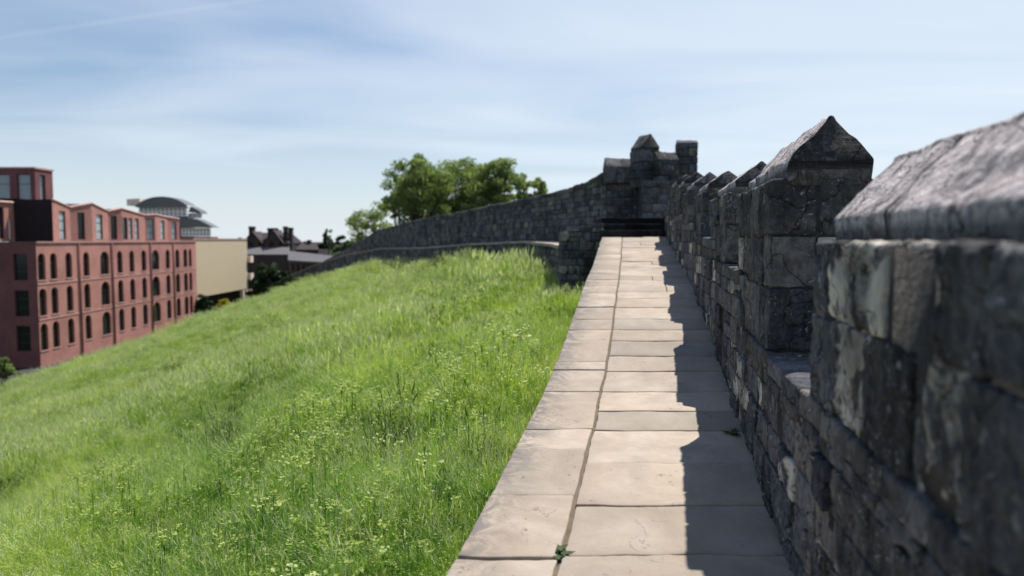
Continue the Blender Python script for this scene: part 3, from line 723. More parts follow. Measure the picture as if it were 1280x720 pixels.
PT_ = np.vstack(pts); print('grass clumps', len(PT_))
def instancer(name, P, coll):
    me = bpy.data.meshes.new(name); me.vertices.add(len(P)); me.vertices.foreach_set('co', P[:,:3].ravel())
    for nm, col, ty in (('scl', 3, 'FLOAT'), ('idx', 4, 'INT'), ('rot', 5, 'FLOAT')):
        a = me.attributes.new(nm, ty, 'POINT'); a.data.foreach_set('value', P[:,col].astype(np.int32 if ty == 'INT' else np.float32))
    o = bpy.data.objects.new(name, me); link(o)
    ng = bpy.data.node_groups.new(name, 'GeometryNodeTree')
    ng.interface.new_socket('Geometry', in_out='INPUT', socket_type='NodeSocketGeometry'); ng.interface.new_socket('Geometry', in_out='OUTPUT', socket_type='NodeSocketGeometry')
    n = ng.nodes; gi = n.new('NodeGroupInput'); go = n.new('NodeGroupOutput'); ip = n.new('GeometryNodeInstanceOnPoints'); ci = n.new('GeometryNodeCollectionInfo')
    ci.inputs['Collection'].default_value = coll; ci.inputs['Separate Children'].default_value = True; ci.inputs['Reset Children'].default_value = True
    def na(nm, ty): x = n.new('GeometryNodeInputNamedAttribute'); x.data_type = ty; x.inputs['Name'].default_value = nm; return x.outputs['Attribute']
    L = ng.links.new; L(gi.outputs[0], ip.inputs['Points']); L(ci.outputs[0], ip.inputs['Instance']); ip.inputs['Pick Instance'].default_value = True
    L(na('idx', 'INT'), ip.inputs['Instance Index'])
    cx = n.new('ShaderNodeCombineXYZ'); L(na('rot', 'FLOAT'), cx.inputs[2]); L(cx.outputs[0], ip.inputs['Rotation']); L(na('scl', 'FLOAT'), ip.inputs['Scale'])
    L(ip.outputs[0], go.inputs[0]); md = o.modifiers.new('scatter', 'NODES'); md.node_group = ng; return o
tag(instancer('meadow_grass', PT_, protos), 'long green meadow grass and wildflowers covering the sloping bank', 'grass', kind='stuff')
# small tufts rooted in the paving joints
def tuft(x, y, z, s, label, n=26):
    V, Fc, A = blades(n, .035*s, .02*s, .06*s, .004, lean=1.0, leafy=int(n*.8)); V = np.array(V)
    if len(V): V[:,2] = np.minimum(V[:,2], .07*s)
    mb_ = MB(); mb_.add(V*[1, 1, 1]+[x, y, z], Fc, np.array(A)); tag(mb_.build('grass_tuft', M_WEED), label, 'weed', 'weeds in the paving joints')
def onpath(t, u): return (SL*t+float(pc(t))+u, t, float(pz(t))-.012)
tuft(*onpath(3.30, UJ), .55, 'small green weed in the long paving joint nearest the bottom of the picture', 30)
tuft(*onpath(4.92, U1-.06), 1.0, 'small green weed at the foot of the dark parapet in its shadow', 34)

# ------------------------------------------------------------------ trees and shrubs
def crown(mb_, cen, R, n, leaf, clumps, flat=.8, rgen=rng, gap=.25):
    cen = np.array(cen, float); cc = []
    for k in range(clumps):
        d = rgen.normal(size=3); d /= np.linalg.norm(d); d[2] = d[2] if d[2] > -.75 else -d[2]
        cc.append((cen+d*np.array([R[0], R[1], R[2]])*rgen.uniform(.12, .92)**.6, rgen.uniform(.14, .27)*min(R)))
    P = []; T = []
    per = n//clumps
    for c, r in cc:
        d = rgen.normal(size=(per, 3)); d /= np.linalg.norm(d, axis=1, keepdims=True); rad = rgen.random(per)**.45
        P.append(c+d*rad[:,None]*r*np.array([1.15, 1.15, flat])); T.append(np.full(per, rgen.random()*.5)+rgen.random(per)*.5)
    P = np.vstack(P); T = np.concatenate(T); m = len(P)
    a = rgen.normal(size=(m, 3)); a /= np.linalg.norm(a, axis=1, keepdims=True); b = np.cross(a, rgen.normal(size=(m, 3))); b /= np.linalg.norm(b, axis=1, keepdims=True)
    s = leaf*rgen.uniform(.6, 1.3, m)[:,None]
    V = np.stack([P-a*s, P+b*s*.55, P+a*s, P-b*s*.55], 1).reshape(-1, 3)
    mb_.add(V, [(4*i, 4*i+1, 4*i+2, 4*i+3) for i in range(m)], np.repeat(np.stack([T, T*0, T*0], 1), 4, axis=0)); return cc
def tree(name, x, y, zb, zc, R, label, cat='tree', n=5000, leaf=.2, clumps=22, mat=None, tr=.22, group=None, flat=.8):
    t = empty(name, (x, y, zb), label, cat, group)
    mb_ = MB(); cc = crown(mb_, (x, y, zc), R, n, leaf, clumps, flat); mb_.build('crown', mat or M_LEAF, t)
    mb2 = MB(); top = np.array([x+random.uniform(-.2, .2), y, zc-R[2]*.1])
    mb2.tube([(x, y, zb-.3), (x+.05, y, (zb+zc)/2), tuple(top)], [tr*1.3, tr, tr*.5], 8)
    fork = np.array([x, y, zb+(zc-zb)*.55])
    for c, r in cc[::2]:
        mid = (fork+c)/2+np.array([0, 0, .2*R[2]*random.random()]); mb2.tube([tuple(fork), tuple(mid), tuple(c)], [tr*.5, tr*.28, tr*.08], 5)
    mb2.build('trunk', M_BARK, t, smooth=True); return t
def tp(px, py, Y): return at(px, py, Y)
def tree_px(name, px, ytop, ybot, wpx, Y, label, zb=None, **k):
    c = at(px, (ytop+ybot)/2, Y); R = (wpx/2/F*Y, wpx/2/F*Y, (ybot-ytop)/2/F*Y)
    return tree(name, c[0], Y, zb if zb is not None else float(ground(np.array([c[0]]), np.array([Y]))[0][0]), c[2], R, label, **k)
tg = 'trees beyond the city wall'
tree_px('broadleaf_tree', 522, 189, 296, 92, 68, 'full dark green tree with the tallest crown, left end of the clump behind the wall', zb=-7, n=15000, leaf=.13, clumps=85, group=tg)
tree_px('broadleaf_tree', 572, 199, 290, 112, 74, 'olive green tree in the middle of the clump behind the wall', zb=-7, n=18000, leaf=.13, clumps=110, group=tg)
tree_px('broadleaf_tree', 622, 197, 284, 80, 66, 'rounded bushy green tree right of centre in the clump behind the wall', zb=-7, n=13000, leaf=.13, clumps=75, group=tg)
tree_px('broadleaf_tree', 664, 212, 266, 46, 70, 'small light green tree at the right end of the clump behind the wall', zb=-7, n=4200, leaf=.12, clumps=34, mat=M_LEAFL, group=tg)
tree_px('broadleaf_tree', 466, 250, 318, 70, 84, 'sparse pale green tree low to the left of the tall crown', zb=-8, n=3600, leaf=.15, clumps=46, mat=M_LEAFL, tr=.16, group=tg)
tree_px('broadleaf_tree', 500, 215, 290, 40, 80, 'airy grey green tree with loose twigs on the outer left of the tall crown', zb=-8, n=3000, leaf=.15, clumps=42, tr=.16, group=tg)
hg = 'trees on the skyline beyond the old roofs'
for q, (px_, yt_, w_, lab) in enumerate(((372,303,30,'low dark tree just right of the tall chimneys on the skyline'), (447,296,22,'dark skyline tree half hidden behind the pale sparse tree'), (437,300,20,'small dark tree where the city wall drops below the skyline'), (416,297,26,'dark bushy tree between the pointed and the round one on the skyline'), (300,292,12,'small dark tree top peeping over the beige building'))):
    tree_px('broadleaf_tree', px_, yt_, 322, w_, 185+q*5, lab, zb=-11, n=1300, leaf=.3, clumps=16, mat=M_LEAFD, group=hg)
tree_px('conical_tree', 404, 291, 315, 15, 170, 'dark pointed tree on the skyline right of the chimneys', zb=-11, n=1600, leaf=.3, clumps=14, mat=M_LEAFD, group=hg)
tree_px('broadleaf_tree', 427, 293, 315, 26, 175, 'dark round tree on the skyline next to the pointed one', zb=-11, n=1800, leaf=.3, clumps=14, mat=M_LEAFD, group=hg)
tree_px('broadleaf_tree', 411, 284, 306, 14, 190, 'thin bare looking tree rising behind the pointed dark tree', zb=-11, n=350, leaf=.3, clumps=12, mat=M_LEAFL, tr=.12, group=hg)
tree_px('broadleaf_tree', 384, 300, 318, 22, 180, 'low dark tree behind the old slate roofs', zb=-11, n=1200, leaf=.3, clumps=12, mat=M_LEAFD, group=hg)
bg = 'dark bushes at the foot of the bank'
tree_px('shrub', 338, 328, 392, 50, 96, 'large dark rounded bush in front of the old brick house', n=11000, leaf=.17, clumps=80, mat=M_LEAFD, cat='bush', group=bg)
tree_px('shrub', 322, 343, 392, 30, 100, 'dark bush beside the balconies of the beige building', n=6000, leaf=.17, clumps=50, mat=M_LEAFD, cat='bush', group=bg)
tree_px('shrub', 362, 345, 382, 40, 92, 'lower dark bush under the long slate roof', n=6000, leaf=.17, clumps=50, mat=M_LEAFD, cat='bush', group=bg)
tree_px('shrub', 388, 343, 362, 40, 90, 'low olive bush on the bank under the long low building', n=5000, leaf=.17, clumps=50, mat=M_LEAF, cat='bush', group=bg)
tree_px('shrub', 5, 438, 486, 40, 58, 'dark olive bush at the corner of the brick building, left edge of the picture', n=3000, leaf=.14, clumps=14, mat=M_LEAF, cat='bush', group=bg)
tree_px('shrub', 253, 369, 395, 24, 103, 'dark green bush between brick building and beige building', n=6000, leaf=.16, clumps=50, mat=M_LEAFD, cat='bush', group=bg)
tree_px('yellow_shrub', 280, 373, 391, 17, 112, 'bright yellow bush in front of the beige building', n=3500, leaf=.15, clumps=40, mat=M_YEL, cat='bush')

# ------------------------------------------------------------------ buildings
def fx(Y): return -42.45-1.5*(Y-66)/36.0
def yof(px):     # depth along the facade for a picture column
    Y = 70.0
    for _ in range(30): Y = -fx(Y)*F/(640-px)
    return Y
bb = empty('brick_building', (-46, 84, -11.5), 'long red brick building with rows of arched dark windows and a zigzag top storey', 'building')
def facade_cell(mb_, fn, s0, s1, z0, z1, w0, w1, a0, a1, arch, dep=.28, m=0):
    """wall cell (s,z) with one opening w0..w1 x a0..a1; fn(s, depth, z)->xyz"""
    n = 8
    if arch:
        sp = a1-(w1-w0)*.42
        top = [(w0+(w1-w0)*(1-math.cos(math.pi*k/n))/2, sp+(a1-sp)*math.sin(math.pi*k/n)) for k in range(n+1)]
    else: top = [(w0+(w1-w0)*k/n, a1) for k in range(n+1)]
    q = lambda pts, d=0: mb_.quad([fn(s, d, z) for s, z in pts], m=m)
    q([(s0,z0),(s1,z0),(w1,a0),(w0,a0)]); q([(s0,z0),(w0,a0),top[0],(s0,z1)]); q([(s1,z0),(s1,z1),top[-1],(w1,a0)])
    for k in range(n):
        x0 = s0+(s1-s0)*k/n; x1 = s0+(s1-s0)*(k+1)/n; q([top[k],top[k+1],(x1,z1),(x0,z1)])
    ring = [(w0,a0)]+top+[(w1,a0)]
    for k in range(len(ring)):
        a, b = ring[k], ring[(k+1) % len(ring)]; mb_.quad([fn(a[0],0,a[1]),fn(b[0],0,b[1]),fn(b[0],dep,b[1]),fn(a[0],dep,a[1])], m=m)
    return ring
def window(parent, fn, ring, dep=.26, glass=None, bars=1):
    w0 = min(p[0] for p in ring); w1 = max(p[0] for p in ring); a0 = min(p[1] for p in ring); a1 = max(p[1] for p in ring)
    f = MB(); t = .055; c = ((w0+w1)/2, (a0+a1)/2)
    inner = [(c[0]+(p[0]-c[0])*(1-2*t/(w1-w0)), c[1]+(p[1]-c[1])*(1-2*t/(a1-a0))) for p in ring]
    for k in range(len(ring)):
        k2 = (k+1) % len(ring); a, b, d, e = ring[k], ring[k2], inner[k2], inner[k]
        f.quad([fn(a[0],dep-.05,a[1]),fn(b[0],dep-.05,b[1]),fn(d[0],dep-.05,d[1]),fn(e[0],dep-.05,e[1])])
        f.quad([fn(e[0],dep-.05,e[1]),fn(d[0],dep-.05,d[1]),fn(d[0],dep,d[1]),fn(e[0],dep,e[1])])
    for b in range(bars):
        zc = a0+(a1-a0)*(.62 if bars == 1 else (b+1)/(bars+1)); f.quad([fn(w0+t,dep-.04,zc-.03),fn(w1-t,dep-.04,zc-.03),fn(w1-t,dep-.04,zc+.03),fn(w0+t,dep-.04,zc+.03)])
    o = f.build('window', M_FRAME, parent); p = MB(); p.quad([fn(x,dep-.012,z) for x, z in ring]); p.build('pane', glass or M_GLASS, o); return o
ff = lambda s, d, z: (fx(s)-d, s, z)
cols = [(52,1.15),(67,1.1),(86,1.1),(108,1.15),(131,1.8),(150,1.2),(165,1.2),(180,1.2),(194.6,2.1),(210,1.3),(222,1.35),(232,1.35),(238,1.05)]
cy = [yof(px) for px, w in cols]; edges = [66.0]+[(cy[i]+cy[i+1])/2 for i in range(len(cy)-1)]+[103.0]
rows = [(-3.62,-1.2), (-6.85,-4.38), (-10.0,-7.55)]; zr = [-.2, -3.98, -7.2, -10.7]
mb = MB(); rings = []
for r, (a0, a1) in enumerate(rows):
    for k, (px, w) in enumerate(cols):
        rings.append((facade_cell(mb, ff, edges[k], edges[k+1], zr[r+1], zr[r], cy[k]-w/2, cy[k]+w/2, a0, a1, True), w))
mb.quad([ff(66,0,-11.6), ff(103,0,-11.6), ff(103,0,-10.7), ff(66,0,-10.7)])
# camera-facing end wall with square windows, its shade painted in with darker brick
X0 = fx(66)
fe = lambda s, d, z: (s, 66+d, z)
ex = at(33, 300, 66)[0], at(15, 300, 66)[0]
erings = []
xs = [X0, -44.4, -52]
for r, (a0, a1) in enumerate([(-3.6,-1.25), (-6.85,-4.5), (-10.0,-7.7)]):
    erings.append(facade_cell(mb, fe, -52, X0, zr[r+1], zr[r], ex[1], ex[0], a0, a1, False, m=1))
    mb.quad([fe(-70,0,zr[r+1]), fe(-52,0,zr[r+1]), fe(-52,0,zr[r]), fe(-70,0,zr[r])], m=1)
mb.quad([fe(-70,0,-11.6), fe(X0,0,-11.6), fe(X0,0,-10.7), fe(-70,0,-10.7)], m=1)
mb.quad([(-70,103,-11.6),(fx(103),103,-11.6),(fx(103),103,-.2),(-70,103,-.2)])
wl = mb.build('wall', [M_BRICK, M_BRICKD], bb)
winlist = [(window(bb, ff, rg), rg) for rg, w in rings]
for rg in erings: window(bb, fe, rg, bars=2)
# string courses, parapet cap, downpipes
mb = MB()
for z, h, d in ((-.2,.12,.12), (-3.98,.10,.05), (-7.2,.10,.05)):
    mb = MB()
    for i in range(len(edges)-1):
        a, b = edges[i], edges[i+1]
        v = [ff(s, dd, zz) for zz in (z-h/2, z+h/2) for s, dd in ((a, -d), (b, -d), (b, .06), (a, .06))]
        mb.add(v, [(0,1,2,3)[::-1],(4,5,6,7),(0,1,5,4),(2,3,7,6),(1,2,6,5),(3,0,4,7)])
    mb.build('string_course', M_TRIMP, bb)
for px in (98, 139.5, 188, 216.5):
    mb = MB(); y = yof(px); mb.tube([ff(y,-.12,-11.4), ff(y,-.12,-.3)], [.09, .09], 8); mb.build('downpipe', M_BRICKD, bb, smooth=True)
for wo, rg in winlist:
    w0 = min(p[0] for p in rg); w1 = max(p[0] for p in rg); a0 = min(p[1] for p in rg); mb = MB()
    v = [ff(s, dd, zz) for zz in (a0-.1, a0) for s, dd in ((w0-.08,-.06),(w1+.08,-.06),(w1+.08,.2),(w0-.08,.2))]
    mb.add(v, [(0,1,2,3)[::-1],(4,5,6,7),(0,1,5,4),(2,3,7,6),(1,2,6,5),(3,0,4,7)]); mb.build('sill', M_TRIMP, wo)
# zigzag top storey: (px, y_parapet, plan offset)
zz_ = [(68,249,0),(90,259,.9),(117,254,0),(137,264,.9),(154,260.5,.2),(183,269,.8),(196,268,.1),(211,271.5,.7),(225.5,273.5,.1)]
tops = []
for px, y, off in zz_:
    Y = yof(px); X = fx(Y)-off-.25; Y = -X*F/(640-px); tops.append((X, Y, at(px, y, Y)[2]))
wn = [(76,84),(99,108),(122,130),(140,148),(153,161),(162.5,167),(170,175),(185,194),(202,207),(216,222)]
mb = MB(); wr = []
for i in range(len(tops)-1):
    A_, B_ = np.array(tops[i]), np.array(tops[i+1]); L = math.hypot(B_[0]-A_[0], B_[1]-A_[1])
    dirv = (B_[:2]-A_[:2])/L; nv = np.array([dirv[1], -dirv[0]])
    if nv[0] < 0: nv = -nv
    fn = lambda s, d, z, A_=A_, dirv=dirv, nv=nv: (A_[0]+dirv[0]*s-nv[0]*d, A_[1]+dirv[1]*s-nv[1]*d, z)
    zl_, zh = -.14, min(A_[2], B_[2])-.35
    mb.quad([fn(0,0,zh), fn(L,0,zh), fn(L,0,B_[2]), fn(0,0,A_[2])])
    pa, pb = zz_[i][0], zz_[i+1][0]; ww = [w for w in wn if pa <= (w[0]+w[1])/2 < pb]
    def sof(px):
        best = min(np.linspace(0, L, 200), key=lambda s: abs(640+F*fn(s,0,0)[0]/fn(s,0,0)[1]-px)); return float(best)
    sp_ = [(sof(w[0]), sof(w[1])) for w in ww]; ed = [0]+[(sp_[j][1]+sp_[j+1][0])/2 for j in range(len(sp_)-1)]+[L]
    for j, (a, b) in enumerate(sp_):
        a = max(a, ed[j]+.12); b = min(max(b, a+.3), ed[j+1]-.12)
        wr.append((fn, facade_cell(mb, fn, ed[j], ed[j+1], zl_, zh, a, b, .05, zh-.12, False, dep=.2), (a+b)))
    if not ww: mb.quad([fn(0,0,zl_), fn(L,0,zl_), fn(L,0,zh), fn(0,0,zh)])
# end walls of the top storey (camera-facing ones have their shade painted in)
T0 = tops[0]; T1 = tops[-1]
mb.quad([(-46.4,T0[1],-.14),(T0[0],T0[1],-.14),(T0[0],T0[1],T0[2]),(-46.4,T0[1],T0[2]-.05)], m=2)  # near-black material puts the shade of this end into its colour
mb.quad([(T1[0],T1[1],-.14),(-52,T1[1],-.14),(-52,T1[1],T1[2]),(T1[0],T1[1],T1[2])])
fl2 = lambda s, d, z: (-46.4-d, s, z)
wr.append((fl2, facade_cell(mb, fl2, 66.3, 68.2, -.14, 3.4, 67.1, 67.8, .1, 3.0, False, dep=.2), 0))
wr.append((fl2, facade_cell(mb, fl2, 68.2, T0[1], -.14, 3.4, 68.45, 68.62, .1, 3.0, False, dep=.1), 0))
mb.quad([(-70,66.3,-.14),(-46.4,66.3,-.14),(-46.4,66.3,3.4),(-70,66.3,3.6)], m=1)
mb.build('top_storey', [M_BRICK, M_BRICKD, M_BLACK], bb)
for i, (fn, rg, q) in enumerate(wr): window(bb, fn, rg, dep=.18, glass=M_GLASSP if i in (0, 2, 5, 6, 7, 8, 9) else M_GLASS, bars=2)
# parapet trim following the zigzag
mb = MB()
for i in range(len(tops)-1): mb.tube([np.array(tops[i])+(0,0,.0), np.array(tops[i+1])+(0,0,0)], [.12, .12], 4)
mb.tube([(-46.35, 66.2, 3.45), (-46.35, 69, 3.45)], [.13, .13], 4); mb.tube([(-70, 66.2, 3.6), (-46.35, 66.2, 3.45)], [.1, .1], 4)
mb.build('parapet_trim', M_TRIMP, bb)
mb = MB()
mb.add([(*t[:2], t[2]-.1) for t in tops]+[(-50.5, t[1], 4.05-.028*(t[1]-68)) for t in tops], [(i, i+1, len(tops)+i+1, len(tops)+i) for i in range(len(tops)-1)])
mb.quad([(-70,66.3,3.3),(-46.4,66.3,3.3),(-46.4,69,3.5),(-50.5,69,4.0),(-70,69,4.0)])
mb.quad([(-50.5,69,4.03),(-50.5,103,3.0),(-70,103,3.0),(-70,69,4.03)]); mb.quad([(fx(66),66,-.25),(fx(103),103,-.25),(-70,103,-.25),(-70,66,-.25)])
mb.build('roof', M_ROOFD, bb)
# rooftop block
pn = MB(); px0, px1 = -66.0, at(44, 230, 86)[0]
fp = lambda s, d, z: (s, 86+d, z)
prg = []
for (a, b) in ((-3,12),(21,38),(46,50)):
    pass
xa = [at(p, 230, 86)[0] for p in (-14, 12, 21, 38)]
es = [px0, (xa[1]+xa[2])/2, px1]
for j, (a, b) in enumerate(((xa[0], xa[1]), (xa[2], xa[3]))):
    prg.append(facade_cell(pn, fp, es[j], es[j+1], 3.6, 8.2, a, b, 4.6, 7.6, False, dep=.35, m=0))
pn.box(px0, px1-.42, 86.4, 89.2, 3.0, 8.15); pn.quad([(px0,86,8.2),(px1,86,8.2),(px1,86.4,8.2),(px0,86.4,8.2)])
fps = lambda s, d, z: (px1-d, s, z); srg = facade_cell(pn, fps, 86, 89.3, 3.6, 8.2, 86.9, 87.9, 4.6, 7.6, False, dep=.35)
pn.quad([(px0,89.3,3),(px1,89.3,3),(px1,89.3,8.2),(px0,89.3,8.2)])
ph = pn.build('rooftop_block', [M_BRICKD], bb)
for rg in prg: window(ph, fp, rg, dep=.3, glass=M_GLASSP, bars=1)
window(ph, fps, srg, dep=.3, glass=M_GLASSP, bars=1)
tb = MB(); tb.box(px0-.1, px1+.12, 85.85, 89.45, 8.2, 8.4); tb.build('roof_trim', M_TRIMP, ph)

# beige building
be = empty('beige_building', (-50, 118, -11.5), 'plain flat roofed beige rendered building beyond the red brick one', 'building')
bx = -46.0; mb = MB()
fb = lambda s, d, z: (bx-d, s, z)
mb.box(-62, bx, 106.8, 128.5, -8.4, .05); mb.box(-62, bx-.0, 106.8, 109.5, -11.6, -8.4)
mb.build('wall', M_BEIGE, be)
mb = MB(); mb.box(-62.1, bx+.1, 106.7, 128.6, .05, .25); mb.build('parapet_cap', M_TRIMP, be)
mb = MB(); mb.box(-61, bx-1.2, 109.6, 128, -11.6, -8.42); mb.build('undercroft', M_BLACK, be)  # dark block fills the opening, standing in for its shade
for y in (126.6, 128.1):
    mb = MB(); mb.box(bx-.5, bx-.05, y-.25, y+.25, -11.6, -8.4); mb.build('column', M_CREAM, be)
for z in (-3.9, -6.9, -9.7):
    mb = MB(); mb.box(bx-.8, bx+.55, 128.6, 129.9, z, z+.18); mb.box(bx+.45, bx+.55, 128.6, 129.9, z+.18, z+1.15); mb.box(bx-.8, bx+.45, 128.6, 128.7, z+.18, z+1.15)
    mb.build('balcony', M_CREAM, be)
fn_ = empty('mesh_fence', (-44.5, 104, -11.5), 'green wire fence panel in front of the dark bush by the beige building', 'fence')
for k in range(6): mb = MB(); mb.box(-44.6, -44.54, 103.5+k*1.4, 103.56+k*1.4, -11.5, -9.6); mb.build('post', M_FENCE, fn_)
mb = MB()
for k in range(9): mb.box(-44.58, -44.56, 103.5, 110.5, -11.4+k*.2, -11.38+k*.2)
mb.build('wire_panel', M_FENCE, fn_)

# building with curved grey roof and glazed lanterns
gb = empty('glazed_roof_building', (-64, 140, -11.5), 'distant building with curved grey metal roofs over bands of white framed glazing', 'building')
def px_x(px, Y): return at(px, 300, Y)[0]
Y = 138.0; W = lambda px: px_x(px, Y); Z = lambda py: at(640, py, Y)[2]
mb = MB(); mb.box(W(160), W(262), Y+.6, Y+4, -11.5, Z(296)); mb.box(W(160), W(232), Y+.5, Y+4, -11.5, Z(270)); mb.build('wall', M_BRICKD, gb)
def curved_roof(xl, xr, ze, zt_, y0, y1, nm='roof'):
    mb = MB(); n = 14; P = []
    for k in range(n+1):
        s = k/n; P.append((xl+(xr-xl)*s, ze+(zt_-ze)*(1-abs(2*s-1)**2.2)))
    for k in range(n):
        a, b = P[k], P[k+1]; mb.quad([(a[0],y0,a[1]),(b[0],y0,b[1]),(b[0],y1,b[1]),(a[0],y1,a[1])]); mb.quad([(a[0],y0,ze-.35),(b[0],y0,ze-.35),(b[0],y0,b[1]),(a[0],y0,a[1])])
    mb.quad([(xl,y0,ze-.35),(xr,y0,ze-.35),(xr,y1,ze-.35),(xl,y1,ze-.35)]); return mb.build(nm, M_ROOFG, gb)
curved_roof(W(174), W(238), Z(257), Z(246), Y-1, Y+3)
mb = MB()
mb.prism([(W(236),Y,Z(265)),(W(252),Y,Z(267)),(W(250),Y,Z(263.5)),(W(240),Y,Z(258))], (0, 3, 0)); mb.build('roof', M_ROOFG, gb)
mb = MB(); mb.prism([(W(226),Y-1,Z(284)),(W(270),Y-1,Z(284.5)),(W(262),Y-1,Z(280)),(W(250),Y-1,Z(274)),(W(226),Y-1,Z(272))], (0, 3, 0)); mb.build('roof', M_ROOFG, gb)
mb = MB(); mb.prism([(W(160),Y,Z(257)),(W(176),Y,Z(258)),(W(176),Y,Z(248)),(W(160),Y,Z(249))], (0, 4, 0)); mb.build('plant_room', M_CREAM, gb)
def glazing(x0, x1, z0, z1, n, yy):
    mb = MB(); mb.quad([(x0,yy,z0),(x1,yy,z0),(x1,yy,z1),(x0,yy,z1)]); g_ = mb.build('glazing', M_GLASSP, gb)
    mb = MB()
    for k in range(n+1): x = x0+(x1-x0)*k/n; mb.box(x-.12, x+.12, yy-.15, yy-.02, z0, z1)
    for z in (z0, (z0+z1)/2, z1): mb.box(x0, x1, yy-.18, yy-.16, z-.1, z+.1)
    mb.build('frame', M_WHITE, g_)
glazing(W(176), W(234), Z(270), Z(259.5), 11, Y); glazing(W(228), W(263), Z(295), Z(285.5), 8, Y)
glazing(W(234), W(250), Z(272), Z(267), 3, Y+1)

# dark Victorian house with gables and chimneys
vh = empty('gabled_house', (-46, 146, -11.5), 'dark old brick house with two gables and several chimneys right of the beige building', 'house')
Y = 145.0
mb = MB(); mb.box(W_ := px_x(304, Y), px_x(360, Y), Y, Y+10, -11.5, at(640, 303, Y)[2]); 
def gable(mb_, pl, pr, pk, ye, yk, Y0, dep, m=0):
    a = at(pl, ye, Y0); b = at(pr, ye, Y0); c = at(pk, yk, Y0); mb_.prism([a, b, c], (0, dep, 0), m=m)
gable(mb, 303, 327, 315, 303, 290, Y-.4, 1); gable(mb, 329, 353, 341, 303, 288, Y-.4, 1)
mb.build('wall', M_OLDBR, vh)
mb = MB(); zr_ = at(640, 290.5, Y)[2]; ze_ = at(640, 304, Y)[2]
x0, x1 = px_x(302, Y), px_x(361, Y)
mb.quad([(x0,Y-.2,ze_),(x1,Y-.2,ze_),(x1-1,Y+5,zr_),(x0+1,Y+5,zr_)]); mb.quad([(x0,Y+10.2,ze_),(x0+1,Y+5,zr_),(x1-1,Y+5,zr_),(x1,Y+10.2,ze_)])
mb.quad([(x0,Y-.2,ze_),(x0+1,Y+5,zr_),(x0,Y+10.2,ze_)]); mb.quad([(x1,Y-.2,ze_),(x1,Y+10.2,ze_),(x1-1,Y+5,zr_)])
for pl, pk, pr, yk in ((302,315,328,289), (328,341,354,287)):
    a, c, b = at(pl, 304, Y-.6), at(pk, yk, Y-.6), at(pr, 304, Y-.6)
    for p in (a, b): mb.quad([p, c, (c[0], Y+5, c[2]), (p[0], Y+.5, p[2])])
mb.build('roof', M_ROOFD, vh)
for px, yt, w in ((315,283,.5),(341,285,.9),(357,283,.35),(363.5,284.5,.35)):
    mb = MB(); c = at(px, yt, Y+2); mb.box(c[0]-w, c[0]+w, Y+1.5, Y+2.5, ze_-1, c[2]); mb.box(c[0]-w-.1, c[0]+w+.1, Y+1.4, Y+2.6, c[2]-.35, c[2]-.15)
    mb.build('chimney', M_OLDBR, vh)
mb = MB(); a = at(305, 318, Y-4); b = at(362, 318, Y-4); c = at(362, 309, Y-1); d = at(305, 309, Y-1); mb.quad([a, b, c, d]); mb.build('lower_roof', M_SLATE, vh); mb = MB(); mb.box(a[0], b[0], Y-4, Y-1, -11.5, a[2]-.02); mb.build('lower_wall', M_OLDBR, vh)
for px in (309, 320, 334, 346):
    mb = MB(); a = at(px, 307, Y-.45); mb.box(a[0]-.5, a[0]+.5, Y-.47, Y-.42, a[2]-.2, a[2]+1.4); mb.build('window', M_GLASS, vh)

# long low stone building with slate roof
lb = empty('low_stone_building', (-34, 126, -11.5), 'long low stone building with a pale grey slate roof below the skyline trees', 'building')
Y = 124.0; A_ = at(360, 325, Y); B_ = at(428, 329, Y-6); C_ = at(428, 321, Y-2); D_ = at(360, 313.5, Y+5)
mb = MB(); mb.quad([A_, B_, C_, D_]); mb.quad([(A_[0],A_[1],A_[2]-.25),(B_[0],B_[1],B_[2]-.25), B_, A_]); mb.quad([D_, C_, (C_[0],C_[1]+5,C_[2]-2),(D_[0],D_[1]+5,D_[2]-2)]); mb.build('roof', M_SLATE, lb)
mb = MB(); a = (A_[0]+.2, A_[1]+.5, A_[2]-.05); b = (B_[0]-.2, B_[1]+.5, B_[2]-.05)
mb.prism([(a[0],a[1],-11.5),(b[0],b[1],-11.5),b,a], (0, 5, 0)); mb.build('wall', M_FAR, lb)
for k in range(9):
    s = (k+.6)/9.2; x = a[0]+(b[0]-a[0])*s; y = a[1]+(b[1]-a[1])*s; z = a[2]+(b[2]-a[2])*s
    mb = MB(); mb.box(x-.3, x+.3, y-.07, y+.05, z-1.7, z-.6); mb.build('window', M_GLASS, lb)
l2 = empty('terraced_house', (-46, 150, -11.5), 'small dark roofed house behind the long slate roof, right of the chimneys', 'house')
mb = MB(); c = at(368, 312, 150); e = at(398, 312, 150); mb.box(c[0], e[0], 150, 158, -11.5, c[2]); mb.build('wall', M_OLDBR, l2)
mb = MB(); t1 = at(370, 303, 154); t2 = at(396, 305, 154); mb.quad([(c[0]-.2,149.8,c[2]),(e[0]+.2,149.8,e[2]),t2,t1]); mb.quad([t1,t2,(e[0]+.2,158.2,e[2]),(c[0]-.2,158.2,c[2])]); mb.build('roof', M_ROOFD, l2)
mb = MB(); q = at(388, 300, 155); mb.box(q[0]-.4, q[0]+.4, 153.6, 154.4, c[2], q[2]); mb.build('chimney', M_OLDBR, l2)

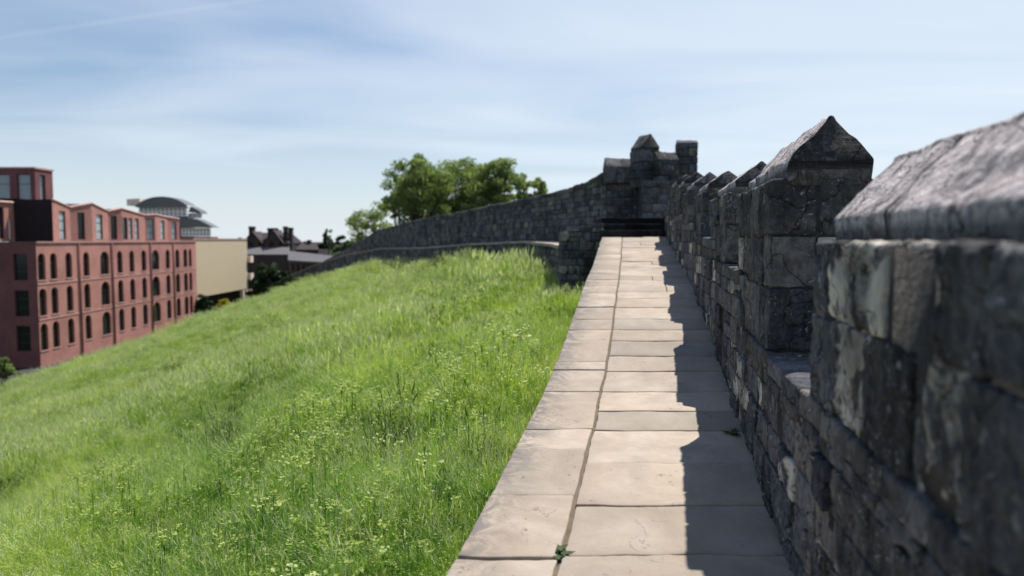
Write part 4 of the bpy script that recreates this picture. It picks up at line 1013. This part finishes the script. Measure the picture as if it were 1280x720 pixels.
# ------------------------------------------------------------------ light, sky, camera
sd = bpy.data.lights.new('Sun', 'SUN'); sd.energy = 4.8; sd.angle = math.radians(.55); sd.color = (1, .955, .89)
so = bpy.data.objects.new('sun', sd); link(so)
S_ = (math.sin(SUN_AZ)*math.cos(SUN_EL), math.cos(SUN_AZ)*math.cos(SUN_EL), math.sin(SUN_EL))
from mathutils import Vector
so.rotation_euler = Vector(S_).to_track_quat('Z', 'Y').to_euler()
w = bpy.data.worlds.new('World'); SC.world = w; w.use_nodes = True; nt = w.node_tree; N = NT(nt)
bgn = nt.nodes['Background']; sk = nt.nodes.new('ShaderNodeTexSky'); sk.sky_type = 'NISHITA'; sk.sun_disc = False
sk.sun_elevation = SUN_EL; sk.sun_rotation = SUN_AZ; sk.air_density = 1.25; sk.dust_density = .25; sk.ozone_density = 3.0
tc = nt.nodes.new('ShaderNodeTexCoord').outputs['Generated']
sx = nt.nodes.new('ShaderNodeSeparateXYZ'); nt.links.new(tc, sx.inputs[0])
zc = N.math('MAXIMUM', N.math('ADD', sx.outputs[2], .06), .03)
cb = nt.nodes.new('ShaderNodeCombineXYZ'); N.l(N.math('DIVIDE', sx.outputs[0], zc), cb.inputs[0]); N.l(N.math('DIVIDE', sx.outputs[1], zc), cb.inputs[1])
mpn = nt.nodes.new('ShaderNodeMapping'); mpn.inputs['Rotation'].default_value = (0, 0, math.radians(12)); mpn.inputs['Scale'].default_value = (.32, .55, 1); N.l(cb.outputs[0], mpn.inputs[0])
cn = N.noise(mpn.outputs[0], 1.3, 5, .48, .7); cn2 = N.noise(mpn.outputs[0], .45, 4, .5, .3)
side = N.math('ADD', N.math('MULTIPLY', sx.outputs[0], .22), .04)
cf = N.math('ADD', N.math('ADD', N.math('MULTIPLY', cn, .6), N.math('MULTIPLY', cn2, .5)), side)
cm = N.ramp(cf, [(.30, .08), (.52, .50), (.78, .88)])
lowf = N.ramp(sx.outputs[2], [(.0, .78), (.10, .5), (.17, .2), (.30, .0)])
cm = N.math('MULTIPLY', cm, N.ramp(sx.outputs[2], [(.3, 1), (.6, .15)])); cm = N.math('MAXIMUM', cm, lowf)
# contrail: thin band of cloud along a great circle
r1 = Vector(ray(60, 38)).normalized(); r2 = Vector(ray(330, -2)).normalized(); nrm = r1.cross(r2).normalized()
dt = nt.nodes.new('ShaderNodeVectorMath'); dt.operation = 'DOT_PRODUCT'; N.l(tc, dt.inputs[0]); dt.inputs[1].default_value = nrm
ab = N.math('ABSOLUTE', dt.outputs['Value']); band = N.ramp(ab, [(.0, 1), (.0035, 0)])
lim = N.math('MULTIPLY', N.ramp(sx.outputs[0], [(.0, 0), (1, 1)]), 1)
band = N.math('MULTIPLY', band, .07)
cm = N.math('ADD', cm, band, True)
col = N.mix(cm, N.mix(1.0, sk.outputs[0], (.97, 1.11, 1.33), 'MULTIPLY'), (11.4, 12.6, 13.8))
N.l(col, bgn.inputs['Color']); bgn.inputs['Strength'].default_value = .052

cd = bpy.data.cameras.new('Camera'); co_ = bpy.data.objects.new('Camera', cd); link(co_); SC.camera = co_
cd.sensor_width = 36; cd.lens = 36*F/1280; cd.clip_start = .05; cd.clip_end = 8000
co_.location = (0, 0, 0); co_.rotation_euler = (math.pi/2-PITCH, 0, 0)
cd.dof.use_dof = True; cd.dof.focus_distance = 5.2; cd.dof.aperture_fstop = 1.35
SC.render.engine = 'CYCLES'
SC.view_settings.view_transform = 'Standard'; SC.view_settings.look = 'None'; SC.view_settings.gamma = 1; SC.view_settings.exposure = .5
SC.render.resolution_x = 1024; SC.render.resolution_y = 576
